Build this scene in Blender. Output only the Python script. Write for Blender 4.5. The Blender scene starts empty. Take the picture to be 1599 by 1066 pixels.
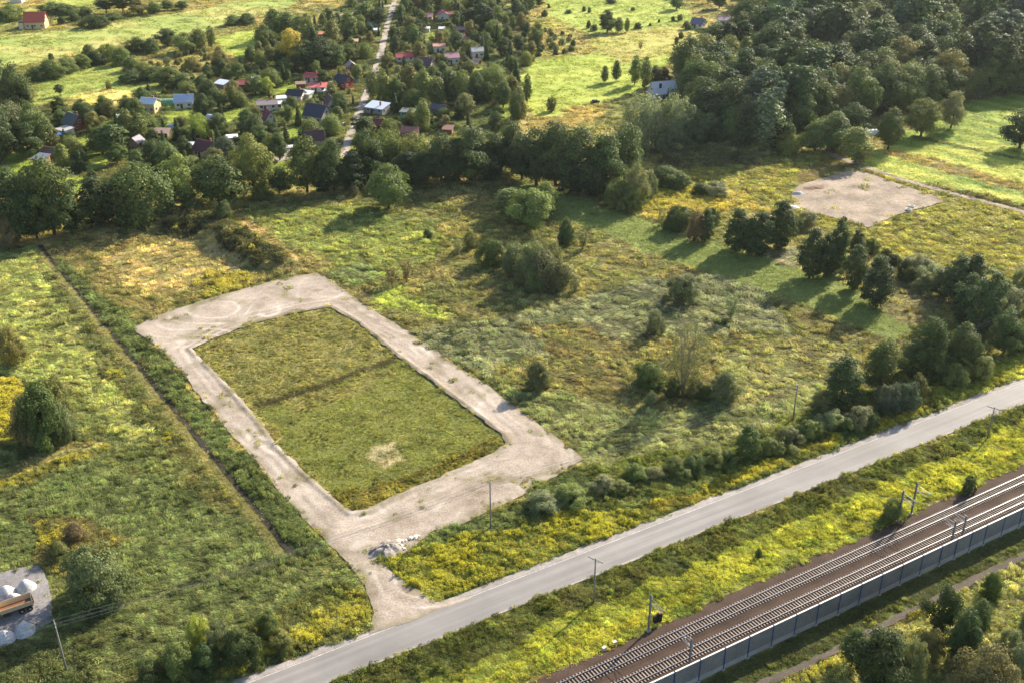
import bpy, bmesh, math, random
import numpy as np
from mathutils import Vector, geometry
random.seed(7); np.random.seed(7)
SC = bpy.context.scene
C = SC.collection

# ------------------------------------------------------------------ camera, sky, sun, exposure
CAM_H, PITCH, FPX = 124.0, math.radians(27.27), 1686.0
cam = bpy.data.cameras.new('camera'); cam_o = bpy.data.objects.new('camera', cam); C.objects.link(cam_o)
cam.sensor_width = 36.0; cam.lens = 36.0 * FPX / 1599.0
cam.clip_start = 1.0; cam.clip_end = 20000.0
cam_o.location = (0, 0, CAM_H); cam_o.rotation_euler = (math.pi / 2 - PITCH, 0, 0)
SC.camera = cam_o
SUN_AZ, SUN_EL = math.radians(39.5), math.radians(28.0)      # azimuth clockwise from +Y
world = bpy.data.worlds.new('World'); SC.world = world; world.use_nodes = True
wn = world.node_tree.nodes; sky = wn.new('ShaderNodeTexSky'); sky.sky_type = 'NISHITA'; sky.sun_disc = False
sky.sun_elevation = SUN_EL; sky.sun_rotation = SUN_AZ; sky.altitude = 100; sky.dust_density = 1.6
wn['Background'].inputs[1].default_value = 0.105
world.node_tree.links.new(sky.outputs[0], wn['Background'].inputs[0])
sun = bpy.data.lights.new('sun', 'SUN'); sun.energy = 5.0; sun.angle = math.radians(0.53); sun.color = (1.0, 0.89, 0.72)
sun_o = bpy.data.objects.new('sun', sun); C.objects.link(sun_o)
sd = Vector((math.sin(SUN_AZ) * math.cos(SUN_EL), math.cos(SUN_AZ) * math.cos(SUN_EL), math.sin(SUN_EL)))
sun_o.rotation_euler = sd.to_track_quat('Z', 'Y').to_euler(); sun_o.location = sd * 400
SC.view_settings.view_transform = 'Standard'; SC.view_settings.look = 'None'
SC.view_settings.gamma = 1.0; SC.view_settings.use_curve_mapping = False
SC.view_settings.exposure = 1.38
SC.render.engine = 'CYCLES'
cy = SC.cycles; cy.max_bounces = 6; cy.diffuse_bounces = 2; cy.glossy_bounces = 2; cy.transmission_bounces = 4
cy.volume_bounces = 0; cy.transparent_max_bounces = 8; cy.use_denoising = True; SC.render.filter_size = 1.2

# ------------------------------------------------------------------ survey: photograph pixels -> ground metres
CP, SP = math.cos(PITCH), math.sin(PITCH)
def at(u, v, z=0.0):
    dx = (u - 799.5) / FPX; dy = -(v - 533.0) / FPX
    t = (CAM_H - z) / (SP - dy * CP)
    return (dx * t, (CP + dy * SP) * t)
def depth(x, y, z=0.0): return y * CP + (CAM_H - z) * SP
def row_of(x, y, z):
    fw = y * CP - (z - CAM_H) * SP; up = y * SP + (z - CAM_H) * CP
    return 533.0 - FPX * up / fw
def height_at(u, vb, vt):
    x, y = at(u, vb); lo, hi = 0.0, 60.0
    for _ in range(40):
        m = (lo + hi) / 2
        if row_of(x, y, m) > vt: lo = m
        else: hi = m
    return lo
def poly(px): return np.array([at(u, v) for u, v in px])
RA = np.array([8.41, 124.89]); RD = np.array([0.86039, 0.50963]); RN = np.array([RD[1], -RD[0]])
RANG = math.atan2(RD[1], RD[0])
def rail(s, n): p = RA + RD * s + RN * n; return (float(p[0]), float(p[1]))

# ------------------------------------------------------------------ numpy noise and polygon tests
def _h(ix, iy, s):
    n = (ix.astype(np.int64) * 374761393 + iy.astype(np.int64) * 668265263 + s * 974711) & 0x7fffffff
    n = ((n ^ (n >> 13)) * 1274126177) & 0x7fffffff
    return ((n ^ (n >> 16)) & 0xffff) / 65535.0
def vn(x, y, s=0):
    x = np.asarray(x, float); y = np.asarray(y, float)
    ix = np.floor(x); iy = np.floor(y); fx = x - ix; fy = y - iy
    fx = fx * fx * (3 - 2 * fx); fy = fy * fy * (3 - 2 * fy)
    a = _h(ix, iy, s); b = _h(ix + 1, iy, s); c = _h(ix, iy + 1, s); d = _h(ix + 1, iy + 1, s)
    return (a + (b - a) * fx) * (1 - fy) + (c + (d - c) * fx) * fy
def fbm(x, y, sc, o=3, s=0):
    r = 0; a = 0.5; t = 0
    for k in range(o):
        r = r + a * vn(np.asarray(x) / sc + 17.3 * k, np.asarray(y) / sc - 9.1 * k, s + k); t += a; a *= 0.5; sc *= 0.47
    return r / t
def inside(pl, X, Y):
    r = np.zeros(X.shape, bool)
    m = (X >= pl[:, 0].min()) & (X <= pl[:, 0].max()) & (Y >= pl[:, 1].min()) & (Y <= pl[:, 1].max())
    if not m.any(): return r
    x = X[m]; y = Y[m]; q = np.zeros(x.shape, bool); n = len(pl)
    for i in range(n):
        x1, y1 = pl[i]; x2, y2 = pl[(i + 1) % n]
        if y1 == y2: continue
        c = ((y1 > y) != (y2 > y)) & (x < (x2 - x1) * (y - y1) / (y2 - y1) + x1)
        q ^= c
    r[m] = q; return r
def seg_dist(pl, X, Y, closed=False):
    d = np.full(X.shape, 1e9)
    for i in range(len(pl) - (0 if closed else 1)):
        a = pl[i]; b = pl[(i + 1) % len(pl)]; e = b - a; L = max(e @ e, 1e-9)
        t = np.clip(((X - a[0]) * e[0] + (Y - a[1]) * e[1]) / L, 0, 1)
        d = np.minimum(d, np.hypot(X - a[0] - t * e[0], Y - a[1] - t * e[1]))
    return d
def lin(c):
    c = np.asarray(c, float) / 255.0
    return np.where(c <= 0.04045, c / 12.92, ((c + 0.055) / 1.055) ** 2.4)

# ------------------------------------------------------------------ objects, labels
def mesh_from(name, v, f, mats=(), smooth=False):
    me = bpy.data.meshes.new(name); me.from_pydata([tuple(map(float, p)) for p in v], [], [tuple(map(int, q)) for q in f])
    for m in mats: me.materials.append(m)
    if smooth: me.polygons.foreach_set('use_smooth', [True] * len(me.polygons))
    me.update(); return me
def link(name, me, parent=None, loc=None):
    o = bpy.data.objects.new(name, me); C.objects.link(o)
    if parent is not None: o.parent = parent
    if loc is not None: o.location = loc
    return o
def tag(o, label=None, cat=None, group=None, kind=None):
    if label: o['label'] = label
    if cat: o['category'] = cat
    if group: o['group'] = group
    if kind: o['kind'] = kind
    return o
def empty(name, loc, rz=0.0):
    o = bpy.data.objects.new(name, None); o.empty_display_size = 0.5; C.objects.link(o); o.location = loc; o.rotation_euler.z = rz
    return o
def add_attr(me, name, typ, dom, data):
    a = me.attributes.new(name, typ, dom)
    a.data.foreach_set({'FLOAT': 'value', 'INT': 'value', 'FLOAT_VECTOR': 'vector', 'FLOAT_COLOR': 'color'}[typ], np.ascontiguousarray(data).ravel())
class MB:
    def __init__(s): s.v = []; s.f = []; s.m = []; s.mi = 0
    def add(s, v, f):
        b = len(s.v); s.v += [tuple(p) for p in v]; s.f += [tuple(b + i for i in q) for q in f]; s.m += [s.mi] * len(f); return s
    def box(s, x0, x1, y0, y1, z0, z1, tx=0, ty=0):
        return s.add([(x0, y0, z0), (x1, y0, z0), (x1, y1, z0), (x0, y1, z0), (x0 + tx, y0 + ty, z1), (x1 - tx, y0 + ty, z1), (x1 - tx, y1 - ty, z1), (x0 + tx, y1 - ty, z1)],
                     [(3, 2, 1, 0), (4, 5, 6, 7), (0, 1, 5, 4), (1, 2, 6, 5), (2, 3, 7, 6), (3, 0, 4, 7)])
    def tube(s, pts, rad, n=6, cap=True):
        pts = [Vector(p) for p in pts]; rad = rad if isinstance(rad, (list, tuple)) else [rad] * len(pts); rings = []
        for i, p in enumerate(pts):
            t = (pts[min(i + 1, len(pts) - 1)] - pts[max(i - 1, 0)]).normalized()
            a = t.orthogonal().normalized() if abs(t.z) > 0.9 else t.cross(Vector((0, 0, 1))).normalized()
            b = t.cross(a); rings.append([p + (a * math.cos(2 * math.pi * k / n) + b * math.sin(2 * math.pi * k / n)) * rad[i] for k in range(n)])
        v = [q for r in rings for q in r]; f = []
        for i in range(len(pts) - 1):
            for k in range(n):
                f.append((i * n + k, i * n + (k + 1) % n, (i + 1) * n + (k + 1) % n, (i + 1) * n + k))
        if cap: f.append(tuple(range(n - 1, -1, -1))); f.append(tuple((len(pts) - 1) * n + k for k in range(n)))
        return s.add(v, f)
    def mesh(s, name, mats, smooth=False):
        mats = mats if isinstance(mats, (list, tuple)) else [mats]
        me = mesh_from(name, s.v, s.f, mats, smooth)
        if len(mats) > 1: me.polygons.foreach_set('material_index', s.m)
        bm = bmesh.new(); bm.from_mesh(me); bmesh.ops.recalc_face_normals(bm, faces=bm.faces); bm.to_mesh(me); bm.free()
        return me
    def build(s, name, mats, parent=None, loc=None, smooth=False): return link(name, s.mesh(name, mats, smooth), parent, loc)

# ------------------------------------------------------------------ materials
def newmat(name):
    m = bpy.data.materials.new(name); m.use_nodes = True; nt = m.node_tree
    return m, nt, nt.nodes['Principled BSDF'], nt.nodes['Material Output']
def nd(nt, t, **kw):
    n = nt.nodes.new(t)
    for k, v in kw.items(): setattr(n, k, v)
    return n
def pos_noise(nt, scale, detail=3, rough=0.6, local=False):
    if local: c = nd(nt, 'ShaderNodeTexCoord').outputs['Object']
    else: c = nd(nt, 'ShaderNodeNewGeometry').outputs['Position']
    n = nd(nt, 'ShaderNodeTexNoise'); n.inputs['Scale'].default_value = scale; n.inputs['Detail'].default_value = detail
    n.inputs['Roughness'].default_value = rough; nt.links.new(c, n.inputs['Vector']); return n.outputs['Fac']
def ramp(nt, fac, stops):
    r = nd(nt, 'ShaderNodeValToRGB'); e = r.color_ramp.elements
    while len(e) < len(stops): e.new(0.5)
    for k, (p, c) in enumerate(stops): e[k].position = p; e[k].color = (*c, 1)
    nt.links.new(fac, r.inputs[0]); return r.outputs[0]
def mixc(nt, fac, a, b, mode='MIX'):
    m = nd(nt, 'ShaderNodeMix', data_type='RGBA', blend_type=mode)
    for s, v in ((m.inputs[0], fac), (m.inputs[6], a), (m.inputs[7], b)):
        if isinstance(v, (int, float)): s.default_value = v
        elif isinstance(v, tuple): s.default_value = (*v[:3], 1)
        else: nt.links.new(v, s)
    return m.outputs[2]
def mathn(nt, op, a, b=0.0):
    m = nd(nt, 'ShaderNodeMath', operation=op)
    for s, v in ((m.inputs[0], a), (m.inputs[1], b)):
        if isinstance(v, (int, float)): s.default_value = v
        else: nt.links.new(v, s)
    return m.outputs[0]
def bump(nt, bs, fac, dist=0.05, st=0.6):
    b = nd(nt, 'ShaderNodeBump'); b.inputs['Distance'].default_value = dist; b.inputs['Strength'].default_value = st
    nt.links.new(fac, b.inputs['Height']); nt.links.new(b.outputs[0], bs.inputs['Normal'])
MC = {}
def paint(rgb, rough=0.8, var=0.12, scale=1.5, spec=0.3, metal=0.0, key=''):
    k = (tuple(rgb), rough, var, scale, metal)
    if k in MC: return MC[k]
    m, nt, bs, out = newmat('paint_%d' % len(MC)); c = lin(rgb) * (0.8 if max(rgb) > 150 else 0.9)
    col = mixc(nt, pos_noise(nt, scale, 4), tuple(c * (1 - var)), tuple(np.minimum(c * (1 + var), 0.85)))
    nt.links.new(col, bs.inputs['Base Color']); bs.inputs['Roughness'].default_value = rough
    bs.inputs['Specular IOR Level'].default_value = spec; bs.inputs['Metallic'].default_value = metal
    MC[k] = m; return m
def speckle(name, stops, scale, big=0.12, bigamt=0.35, rough=0.95, bumpd=0.04):
    """mineral surface: fine speckle times broad blotches"""
    m, nt, bs, out = newmat(name)
    f = pos_noise(nt, scale, 5, 0.75); g = pos_noise(nt, big, 4, 0.6)
    base = ramp(nt, f, stops)
    dark = ramp(nt, g, [(0.3, (1 - bigamt,) * 3), (0.7, (1 + bigamt * 0.4,) * 3)])
    nt.links.new(mixc(nt, 1.0, base, dark, 'MULTIPLY'), bs.inputs['Base Color'])
    bs.inputs['Roughness'].default_value = rough; bs.inputs['Specular IOR Level'].default_value = 0.2
    bump(nt, bs, f, bumpd, 0.7); return m
def leaf_out(nt, bs, out, col, trans=0.4, tcol=(1.12, 1.12, 0.72)):
    tr = nd(nt, 'ShaderNodeBsdfTranslucent'); mx = nd(nt, 'ShaderNodeMixShader'); mx.inputs[0].default_value = trans
    nt.links.new(col, bs.inputs['Base Color']); nt.links.new(mixc(nt, 1.0, col, tcol, 'MULTIPLY'), tr.inputs[0])
    bs.inputs['Roughness'].default_value = 0.65; bs.inputs['Specular IOR Level'].default_value = 0.16
    nt.links.new(bs.outputs[0], mx.inputs[1]); nt.links.new(tr.outputs[0], mx.inputs[2]); nt.links.new(mx.outputs[0], out.inputs[0])
def attr(nt, name, typ='GEOMETRY'):
    a = nd(nt, 'ShaderNodeAttribute'); a.attribute_name = name; a.attribute_type = typ; return a
# foliage of single trees: colour of the object, tinted leaf by leaf
M_leaf, nt, bs, out = newmat('foliage')
oi = nd(nt, 'ShaderNodeObjectInfo'); t = attr(nt, 'tint').outputs['Fac']
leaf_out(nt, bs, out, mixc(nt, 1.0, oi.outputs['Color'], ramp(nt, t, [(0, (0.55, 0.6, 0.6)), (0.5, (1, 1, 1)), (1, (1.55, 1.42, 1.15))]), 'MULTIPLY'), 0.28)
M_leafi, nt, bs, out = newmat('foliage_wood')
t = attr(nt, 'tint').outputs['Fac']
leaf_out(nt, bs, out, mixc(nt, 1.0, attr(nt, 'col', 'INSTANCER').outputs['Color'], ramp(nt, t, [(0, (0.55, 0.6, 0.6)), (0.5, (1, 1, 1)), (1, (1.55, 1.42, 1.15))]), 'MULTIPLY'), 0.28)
# grass and weeds: colour of the plant, flower heads yellow
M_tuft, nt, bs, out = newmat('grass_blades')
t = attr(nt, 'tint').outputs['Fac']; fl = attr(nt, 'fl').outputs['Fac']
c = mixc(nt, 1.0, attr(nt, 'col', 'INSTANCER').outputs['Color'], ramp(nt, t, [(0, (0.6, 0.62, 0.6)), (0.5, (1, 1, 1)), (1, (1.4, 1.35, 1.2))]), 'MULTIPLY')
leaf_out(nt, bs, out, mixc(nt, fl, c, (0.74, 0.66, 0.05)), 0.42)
bs.inputs['Specular IOR Level'].default_value = 0.15; bs.inputs['Roughness'].default_value = 0.7
# the ground under the plants
M_ground, nt, bs, out = newmat('soil_and_thatch')
n1 = pos_noise(nt, 1.6, 5, 0.7); n2 = pos_noise(nt, 0.14, 4, 0.6)
c = mixc(nt, 1.0, attr(nt, 'col').outputs['Color'], ramp(nt, n1, [(0.25, (0.55, 0.58, 0.55)), (0.5, (1, 1, 1)), (0.78, (1.4, 1.35, 1.2))]), 'MULTIPLY')
c = mixc(nt, 1.0, c, ramp(nt, n2, [(0.3, (0.82, 0.88, 0.85)), (0.7, (1.14, 1.1, 1.0))]), 'MULTIPLY')
nt.links.new(c, bs.inputs['Base Color']); bs.inputs['Roughness'].default_value = 0.95; bs.inputs['Specular IOR Level'].default_value = 0.1
bump(nt, bs, n1, 0.5, 0.9)
M_bark = speckle('bark', [(0.3, (0.05, 0.04, 0.03)), (0.7, (0.14, 0.115, 0.09))], 6)
M_bark_pale = speckle('pale_bark', [(0.3, (0.16, 0.14, 0.11)), (0.7, (0.32, 0.28, 0.22))], 6)
M_gravel = speckle('pale_gravel', [(0.25, (0.19, 0.16, 0.14)), (0.5, (0.34, 0.29, 0.25)), (0.8, (0.52, 0.46, 0.41))], 2.3, 0.09, 0.32)
M_dirt = speckle('dirt_lane', [(0.25, (0.15, 0.115, 0.085)), (0.5, (0.28, 0.225, 0.17)), (0.8, (0.43, 0.355, 0.275))], 1.1, 0.12, 0.5)
M_shoulder = speckle('gravel_shoulder', [(0.25, (0.17, 0.155, 0.14)), (0.5, (0.30, 0.27, 0.245)), (0.8, (0.46, 0.42, 0.38))], 3.5, 0.3, 0.4)
M_ballast = speckle('brown_ballast', [(0.25, (0.022, 0.014, 0.010)), (0.5, (0.058, 0.037, 0.027)), (0.8, (0.12, 0.084, 0.064))], 7.0, 0.25, 0.35, 1.0, 0.05)
M_pile = speckle('white_gravel', [(0.3, (0.22, 0.22, 0.22)), (0.5, (0.46, 0.455, 0.45)), (0.75, (0.72, 0.71, 0.69))], 6.0, 0.9, 0.35, .95, .12)
M_rubble = speckle('grey_rubble', [(0.3, (0.17, 0.15, 0.13)), (0.55, (0.32, 0.28, 0.245)), (0.8, (0.5, 0.45, 0.4))], 3.0, 0.5, 0.3, .95, .15)
M_ditch = speckle('shaded_ditch_mud', [(0.3, (0.016, 0.014, 0.010)), (0.7, (0.05, 0.042, 0.028))], 2.0)  # dark mud, with the shade over the ditch put into its colour
M_conc = speckle('concrete', [(0.3, (0.26, 0.25, 0.24)), (0.7, (0.40, 0.385, 0.365))], 4.0, 0.4, 0.2, 0.85, 0.01)
M_sleeper = speckle('concrete_sleeper', [(0.3, (0.22, 0.175, 0.135)), (0.7, (0.38, 0.31, 0.25))], 4.0, 0.5, 0.3, 0.85, 0.01)
M_wood = speckle('pole_wood', [(0.3, (0.13, 0.115, 0.10)), (0.7, (0.26, 0.24, 0.215))], 3.0, 0.7, 0.2)
# asphalt: worn paler along the wheel tracks, coordinates along the road
M_asph, nt, bs, out = newmat('asphalt')
g = nd(nt, 'ShaderNodeNewGeometry'); vr = nd(nt, 'ShaderNodeVectorRotate', rotation_type='Z_AXIS'); vr.inputs['Angle'].default_value = -RANG
vr.inputs['Center'].default_value = (RA[0], RA[1], 0); nt.links.new(g.outputs['Position'], vr.inputs['Vector'])
mp = nd(nt, 'ShaderNodeMapping'); mp.inputs['Scale'].default_value = (0.012, 0.55, 1); nt.links.new(vr.outputs[0], mp.inputs['Vector'])
st = nd(nt, 'ShaderNodeTexNoise'); st.inputs['Scale'].default_value = 1.6; st.inputs['Detail'].default_value = 4; nt.links.new(mp.outputs[0], st.inputs['Vector'])
f = pos_noise(nt, 9, 4, 0.8); b2 = pos_noise(nt, 0.07, 4, 0.6)
c = ramp(nt, st.outputs['Fac'], [(0.3, (0.175, 0.165, 0.158)), (0.5, (0.20, 0.19, 0.181)), (0.72, (0.24, 0.226, 0.215))])
c = mixc(nt, 1.0, c, ramp(nt, f, [(0.3, (0.8,) * 3), (0.7, (1.15,) * 3)]), 'MULTIPLY')
c = mixc(nt, 1.0, c, ramp(nt, b2, [(0.35, (0.85,) * 3), (0.65, (1.1,) * 3)]), 'MULTIPLY')
nt.links.new(c, bs.inputs['Base Color']); bs.inputs['Roughness'].default_value = 0.75; bs.inputs['Specular IOR Level'].default_value = 0.25
bump(nt, bs, f, 0.01, 0.5)
M_steel = paint((120, 105, 98), 0.4, 0.15, 3, 0.5, 0.3)
M_railtop = paint((205, 205, 210), 0.28, 0.05, 3, 0.6, 0.9)
M_glass = paint((45, 52, 60), 0.15, 0.1, 1, 0.6)
M_white = paint((225, 222, 216), 0.7, 0.05)
M_galv = paint((135, 140, 148), 0.55, 0.12, 2, 0.5, 0.4)
M_black = paint((28, 27, 27), 0.7)

# ------------------------------------------------------------------ zones of the ground (survey outlines)
GR, LO, WE, GO, MA = 0, 1, 2, 3, 4        # upright grass, lodged grass, leafy weeds, goldenrod, short mat
K = 1.4
def soft(c, f=.70): l = float(c @ np.array([.25, .65, .1])); return l + (c - l) * f
ZONES = []
def zone(stuff, px, cols, h=0.7, dens=1.0, kinds=((GR, 1),), patch=9.0, hv=0.35, wob=1.5, w=1.0, world_poly=None):
    ZONES.append(dict(stuff=stuff, p=poly(px) if world_poly is None else np.array(world_poly), cols=[soft(lin(c), .84 if stuff in ('railside', 'verge', 'right', 'far', 'garden') else .73) * K * np.array([1.035, 1.0, .81]) * (.72 if stuff == 'garden' else .70 if all(a == MA for a, b in kinds) else .85 if stuff == 'railside' else 1.0) for c in cols], h=h, dens=dens, kinds=kinds, patch=patch, hv=hv, wob=wob, w=w))
BIG = [(-1500, 60), (1500, 60), (1500, 2600), (-1500, 2600)]
zone('far', None, [(112, 116, 62), (132, 128, 70), (150, 138, 85)], 0.6, 0.7, ((GR, 2), (WE, 1)), 22, world_poly=BIG)
# distant fields
F = 'far'
zone(F, [(-60, 20), (60, 14), (110, -25), (230, -25), (180, 4), (100, 14), (60, 22), (-60, 60)], [(165, 178, 78), (176, 184, 88)], .3, .5, ((MA, 1),), 30)
zone(F, [(-40, 110), (-40, 62), (40, 52), (130, 45), (200, 32), (330, 12), (430, -15), (500, -25), (450, 12), (385, 27), (345, 42), (290, 54), (200, 66), (120, 82), (50, 99)],
     [(150, 168, 86), (164, 174, 94), (182, 180, 112)], .35, .3, ((MA, 1),), 22)
zone(F, [(110, 150), (150, 138), (215, 140), (222, 155), (140, 168)], [(196, 180, 116), (176, 172, 100)], .5, .6, ((GR, 1),), 8)
zone(F, [(50, 163), (60, 127), (110, 112), (170, 100), (192, 106), (192, 122), (242, 128), (262, 148), (222, 152), (200, 141), (140, 140), (90, 158)], [(150, 166, 76), (163, 176, 86)], .25, .6, ((MA, 1),), 20)
zone(F, [(333, 62), (370, 50), (402, 46), (458, 90), (458, 120), (400, 117), (375, 100), (352, 80)], [(160, 178, 64), (172, 186, 78)], .25, .6, ((MA, 1),), 20)
zone('garden', [(40, 250), (55, 165), (200, 165), (330, 112), (455, 62), (520, 20), (560, -5), (770, -5), (850, 50), (830, 110), (805, 170), (790, 215), (600, 215), (480, 245), (400, 268), (150, 290)],
     [(92, 108, 56), (112, 124, 62), (130, 128, 72)], .5, .8, ((GR, 1), (WE, 1)), 9)
for lw in ([(118, 220), (156, 214), (162, 235), (136, 246)], [(258, 182), (290, 172), (302, 190), (262, 198)], [(330, 186), (385, 168), (382, 180), (338, 197)], [(455, 172), (490, 165), (482, 186), (458, 192)],
           [(738, 100), (762, 108), (748, 132), (728, 122)], [(264, 166), (287, 160), (288, 174), (266, 177)], [(765, 172), (802, 155), (802, 192), (770, 187)], [(664, 52), (682, 50), (684, 62), (662, 62)],
           [(136, 245), (165, 242), (166, 262), (140, 264)], [(425, 128), (470, 124), (470, 142), (430, 146)], [(440, 200), (478, 196), (480, 216), (450, 218)], [(420, 258), (450, 252), (452, 272), (424, 280)], [(82, 280), (128, 275), (135, 300), (100, 310)], [(0, 240), (45, 236), (70, 262), (20, 275)]):
    zone('garden', lw, [(148, 168, 52), (162, 178, 70)], .22, .8, ((MA, 1),), 8)
zone(F, [(845, -5), (1030, -15), (1092, 30), (1072, 38), (1000, 48), (920, 53), (890, 40), (858, 25)], [(160, 178, 76), (172, 186, 88)], .3, .5, ((MA, 1),), 25)
zone(F, [(826, 20), (850, 22), (890, 42), (900, 60), (860, 95), (826, 95)], [(160, 145, 90), (140, 140, 72)], .6, .8, ((GR, 1), (WE, 1)), 9)
zone(F, [(912, 60), (1000, 46), (1076, 40), (1104, 55), (1084, 75), (1010, 90), (976, 100), (930, 76)], [(186, 178, 104), (168, 172, 86)], .4, .4, ((MA, 1),), 14)
zone(F, [(812, 118), (830, 95), (940, 82), (976, 100), (1000, 95), (1044, 84), (1052, 96), (1022, 110), (1010, 142), (960, 152), (925, 167), (905, 182), (880, 184), (828, 180), (818, 150)],
     [(160, 178, 66), (174, 186, 76)], .3, .4, ((MA, 1),), 26)
zone(F, [(876, 172), (930, 160), (945, 172), (930, 190), (880, 192)], [(170, 150, 88), (150, 142, 76)], .6, .9, ((GR, 1), (WE, 1)), 6)
# right-hand farmland and meadow
zone('right', [(1040, 262), (1200, 240), (1300, 240), (1345, 262), (1480, 300), (1720, 360), (1720, 560), (1599, 520), (1480, 445), (1350, 385), (1230, 330), (1100, 300)],
     [(130, 130, 62), (148, 144, 70), (120, 124, 60)], .7, 1.0, ((GR, 2), (WE, 1)), 7)
zone('right', [(1240, 270), (1300, 245), (1345, 258), (1300, 275), (1245, 295)], [(130, 116, 74), (136, 128, 70)], .5, .9)
zone('right', [(1335, 258), (1370, 236), (1400, 214), (1510, 160), (1599, 143), (1760, 120), (1760, 370), (1599, 327), (1500, 303), (1400, 275)], [(126, 156, 50), (196, 202, 90)], .22, .8, ((MA, 1),), 18); ZONES[-1]['stripe'] = (.755, .656, 11.0)
zone('right', [(1376, 240), (1400, 233), (1700, 312), (1700, 330), (1599, 303)], [(165, 148, 84), (120, 112, 62), (178, 165, 90)], .5, 1, ((GR, 1),), 5)
zone('right', [(1400, 276), (1470, 290), (1599, 320), (1700, 348), (1700, 356), (1599, 328), (1480, 300)], [(96, 96, 52), (120, 112, 62)], .9, 1.2, ((WE, 1),), 5)
zone('right', [(1428, 212), (1599, 248), (1720, 272), (1720, 275), (1599, 251), (1428, 215)], [(92, 100, 50), (108, 112, 56)], .6, 1.3, ((WE, 1), (GR, 1)), 4, wob=.3)
# middle meadow
MM = 'middle'
zone(MM, [(365, 322), (560, 298), (780, 278), (880, 283), (1290, 438), (1445, 520), (1400, 565), (1280, 645), (1100, 725), (930, 735), (912, 715), (800, 630), (700, 560), (560, 470), (500, 427), (430, 375)],
     [(112, 118, 60), (128, 128, 68), (140, 132, 76)], .75, 1.0, ((GR, 3), (LO, 2), (WE, 1)), 7)
zone(MM, [(380, 330), (560, 318), (705, 345), (690, 395), (620, 432), (560, 420), (470, 390), (420, 360)], [(134, 146, 54), (148, 154, 66), (118, 132, 56)], .7, 1.0, ((GR, 2), (LO, 1)), 6)
zone(MM, [(690, 345), (800, 330), (850, 360), (760, 400), (690, 400)], [(128, 126, 62), (150, 142, 58), (116, 122, 60)], .7, 1, ((GR, 2), (WE, 1)), 5)
zone(MM, [(573, 464), (632, 444), (648, 474), (702, 490), (682, 499), (640, 491), (600, 485)], [(158, 168, 48), (148, 160, 52)], .6, 1.2, ((GR, 1), (WE, 1)), 5)
zone(MM, [(506, 430), (560, 408), (604, 424), (560, 452)], [(112, 130, 70), (124, 138, 76)], .7, 1.2, ((LO, 1),), 5)
zone(MM, [(640, 520), (800, 490), (900, 470), (1000, 440), (1160, 420), (1205, 460), (1235, 520), (1120, 525), (1000, 525), (900, 542), (780, 562), (770, 590), (700, 560)],
     [(116, 124, 84), (138, 142, 106), (100, 110, 70)], .75, 1.15, ((LO, 1),), 6)
zone(MM, [(815, 512), (930, 503), (965, 545), (870, 565)], [(140, 128, 78), (130, 124, 70), (120, 122, 66)], .6, 1, ((GR, 1),), 5)
zone(MM, [(870, 572), (960, 568), (985, 620), (900, 630)], [(128, 118, 64), (120, 118, 62)], .6, 1, ((GR, 1), (LO, 1)), 5)
zone(MM, [(860, 385), (960, 370), (1060, 410), (980, 440), (900, 460), (880, 420)], [(134, 132, 68), (144, 138, 74), (124, 128, 62)], .6, 1, ((GR, 2), (LO, 1)), 6)
zone(MM, [(780, 605), (900, 622), (1060, 642), (1300, 560), (1262, 642), (1100, 702), (930, 735), (912, 715)], [(124, 134, 72), (142, 148, 90), (108, 118, 60)], .75, 1.15, ((LO, 1),), 6)
zone(MM, [(1120, 560), (1230, 530), (1320, 545), (1270, 610), (1150, 640)], [(136, 140, 78), (150, 150, 86), (130, 126, 66)], .75, 1.1, ((LO, 3), (GR, 1)), 6)
zone(MM, [(1175, 398), (1240, 385), (1252, 428), (1200, 418)], [(150, 150, 122), (128, 130, 92)], .7, 1.2, ((LO, 1),), 4)
zone(MM, [(800, 282), (880, 298), (1000, 342), (1150, 388), (1300, 432), (1432, 500), (1396, 535), (1250, 472), (1100, 427), (960, 372), (850, 335)], [(136, 156, 64), (148, 166, 74)], .25, 1.1, ((MA, 1),), 10)
zone(MM, [(1160, 300), (1200, 330), (1100, 330), (1020, 345), (980, 330), (1060, 295)], [(150, 140, 58), (168, 150, 50)], .8, 1.1, ((GO, 2), (WE, 1)), 5)
zone(MM, [(1000, 300), (1075, 290), (1110, 300), (1060, 320), (1000, 330), (985, 320)], [(150, 142, 50), (140, 136, 56)], .9, 1.4, ((GO, 1),), 4)
zone(MM, [(1340, 430), (1420, 445), (1480, 470), (1450, 520), (1400, 500)], [(132, 128, 82), (146, 140, 92)], .6, 1, ((GR, 1), (LO, 1)), 5)
# dry field beside the ditch, weedy spoil heap
DF = 'dry'
zone(DF, [(78, 386), (240, 343), (335, 343), (430, 380), (500, 427), (460, 432), (340, 458), (213, 505)], [(120, 120, 64), (150, 136, 80), (105, 112, 58)], .7, 1.1, ((GR, 2), (WE, 1)), 6)
zone(DF, [(160, 400), (300, 365), (350, 385), (380, 415), (330, 440), (250, 470), (205, 455)], [(190, 170, 114), (172, 156, 98), (144, 138, 80)], .6, 1.0, ((GR, 1),), 5)
zone(DF, [(300, 445), (330, 420), (400, 432), (400, 446), (320, 468)], [(150, 140, 48), (128, 126, 54)], .8, 1.3, ((GO, 1), (GR, 1)), 4)
zone(DF, [(240, 345), (300, 332), (350, 350), (400, 380), (448, 412), (400, 425), (370, 405), (330, 372), (255, 370)], [(76, 80, 50), (98, 96, 56), (66, 72, 46)], 1.3, 1.5, ((WE, 4), (GO, .2)), 4)
zone('middle', [(1030, 264), (1052, 240), (1120, 232), (1186, 226), (1200, 240), (1180, 256), (1100, 264)], [(96, 100, 58), (112, 112, 64), (84, 90, 54)], 1.2, 1.5, ((WE, 2), (LO, 1)), 4)
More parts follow.
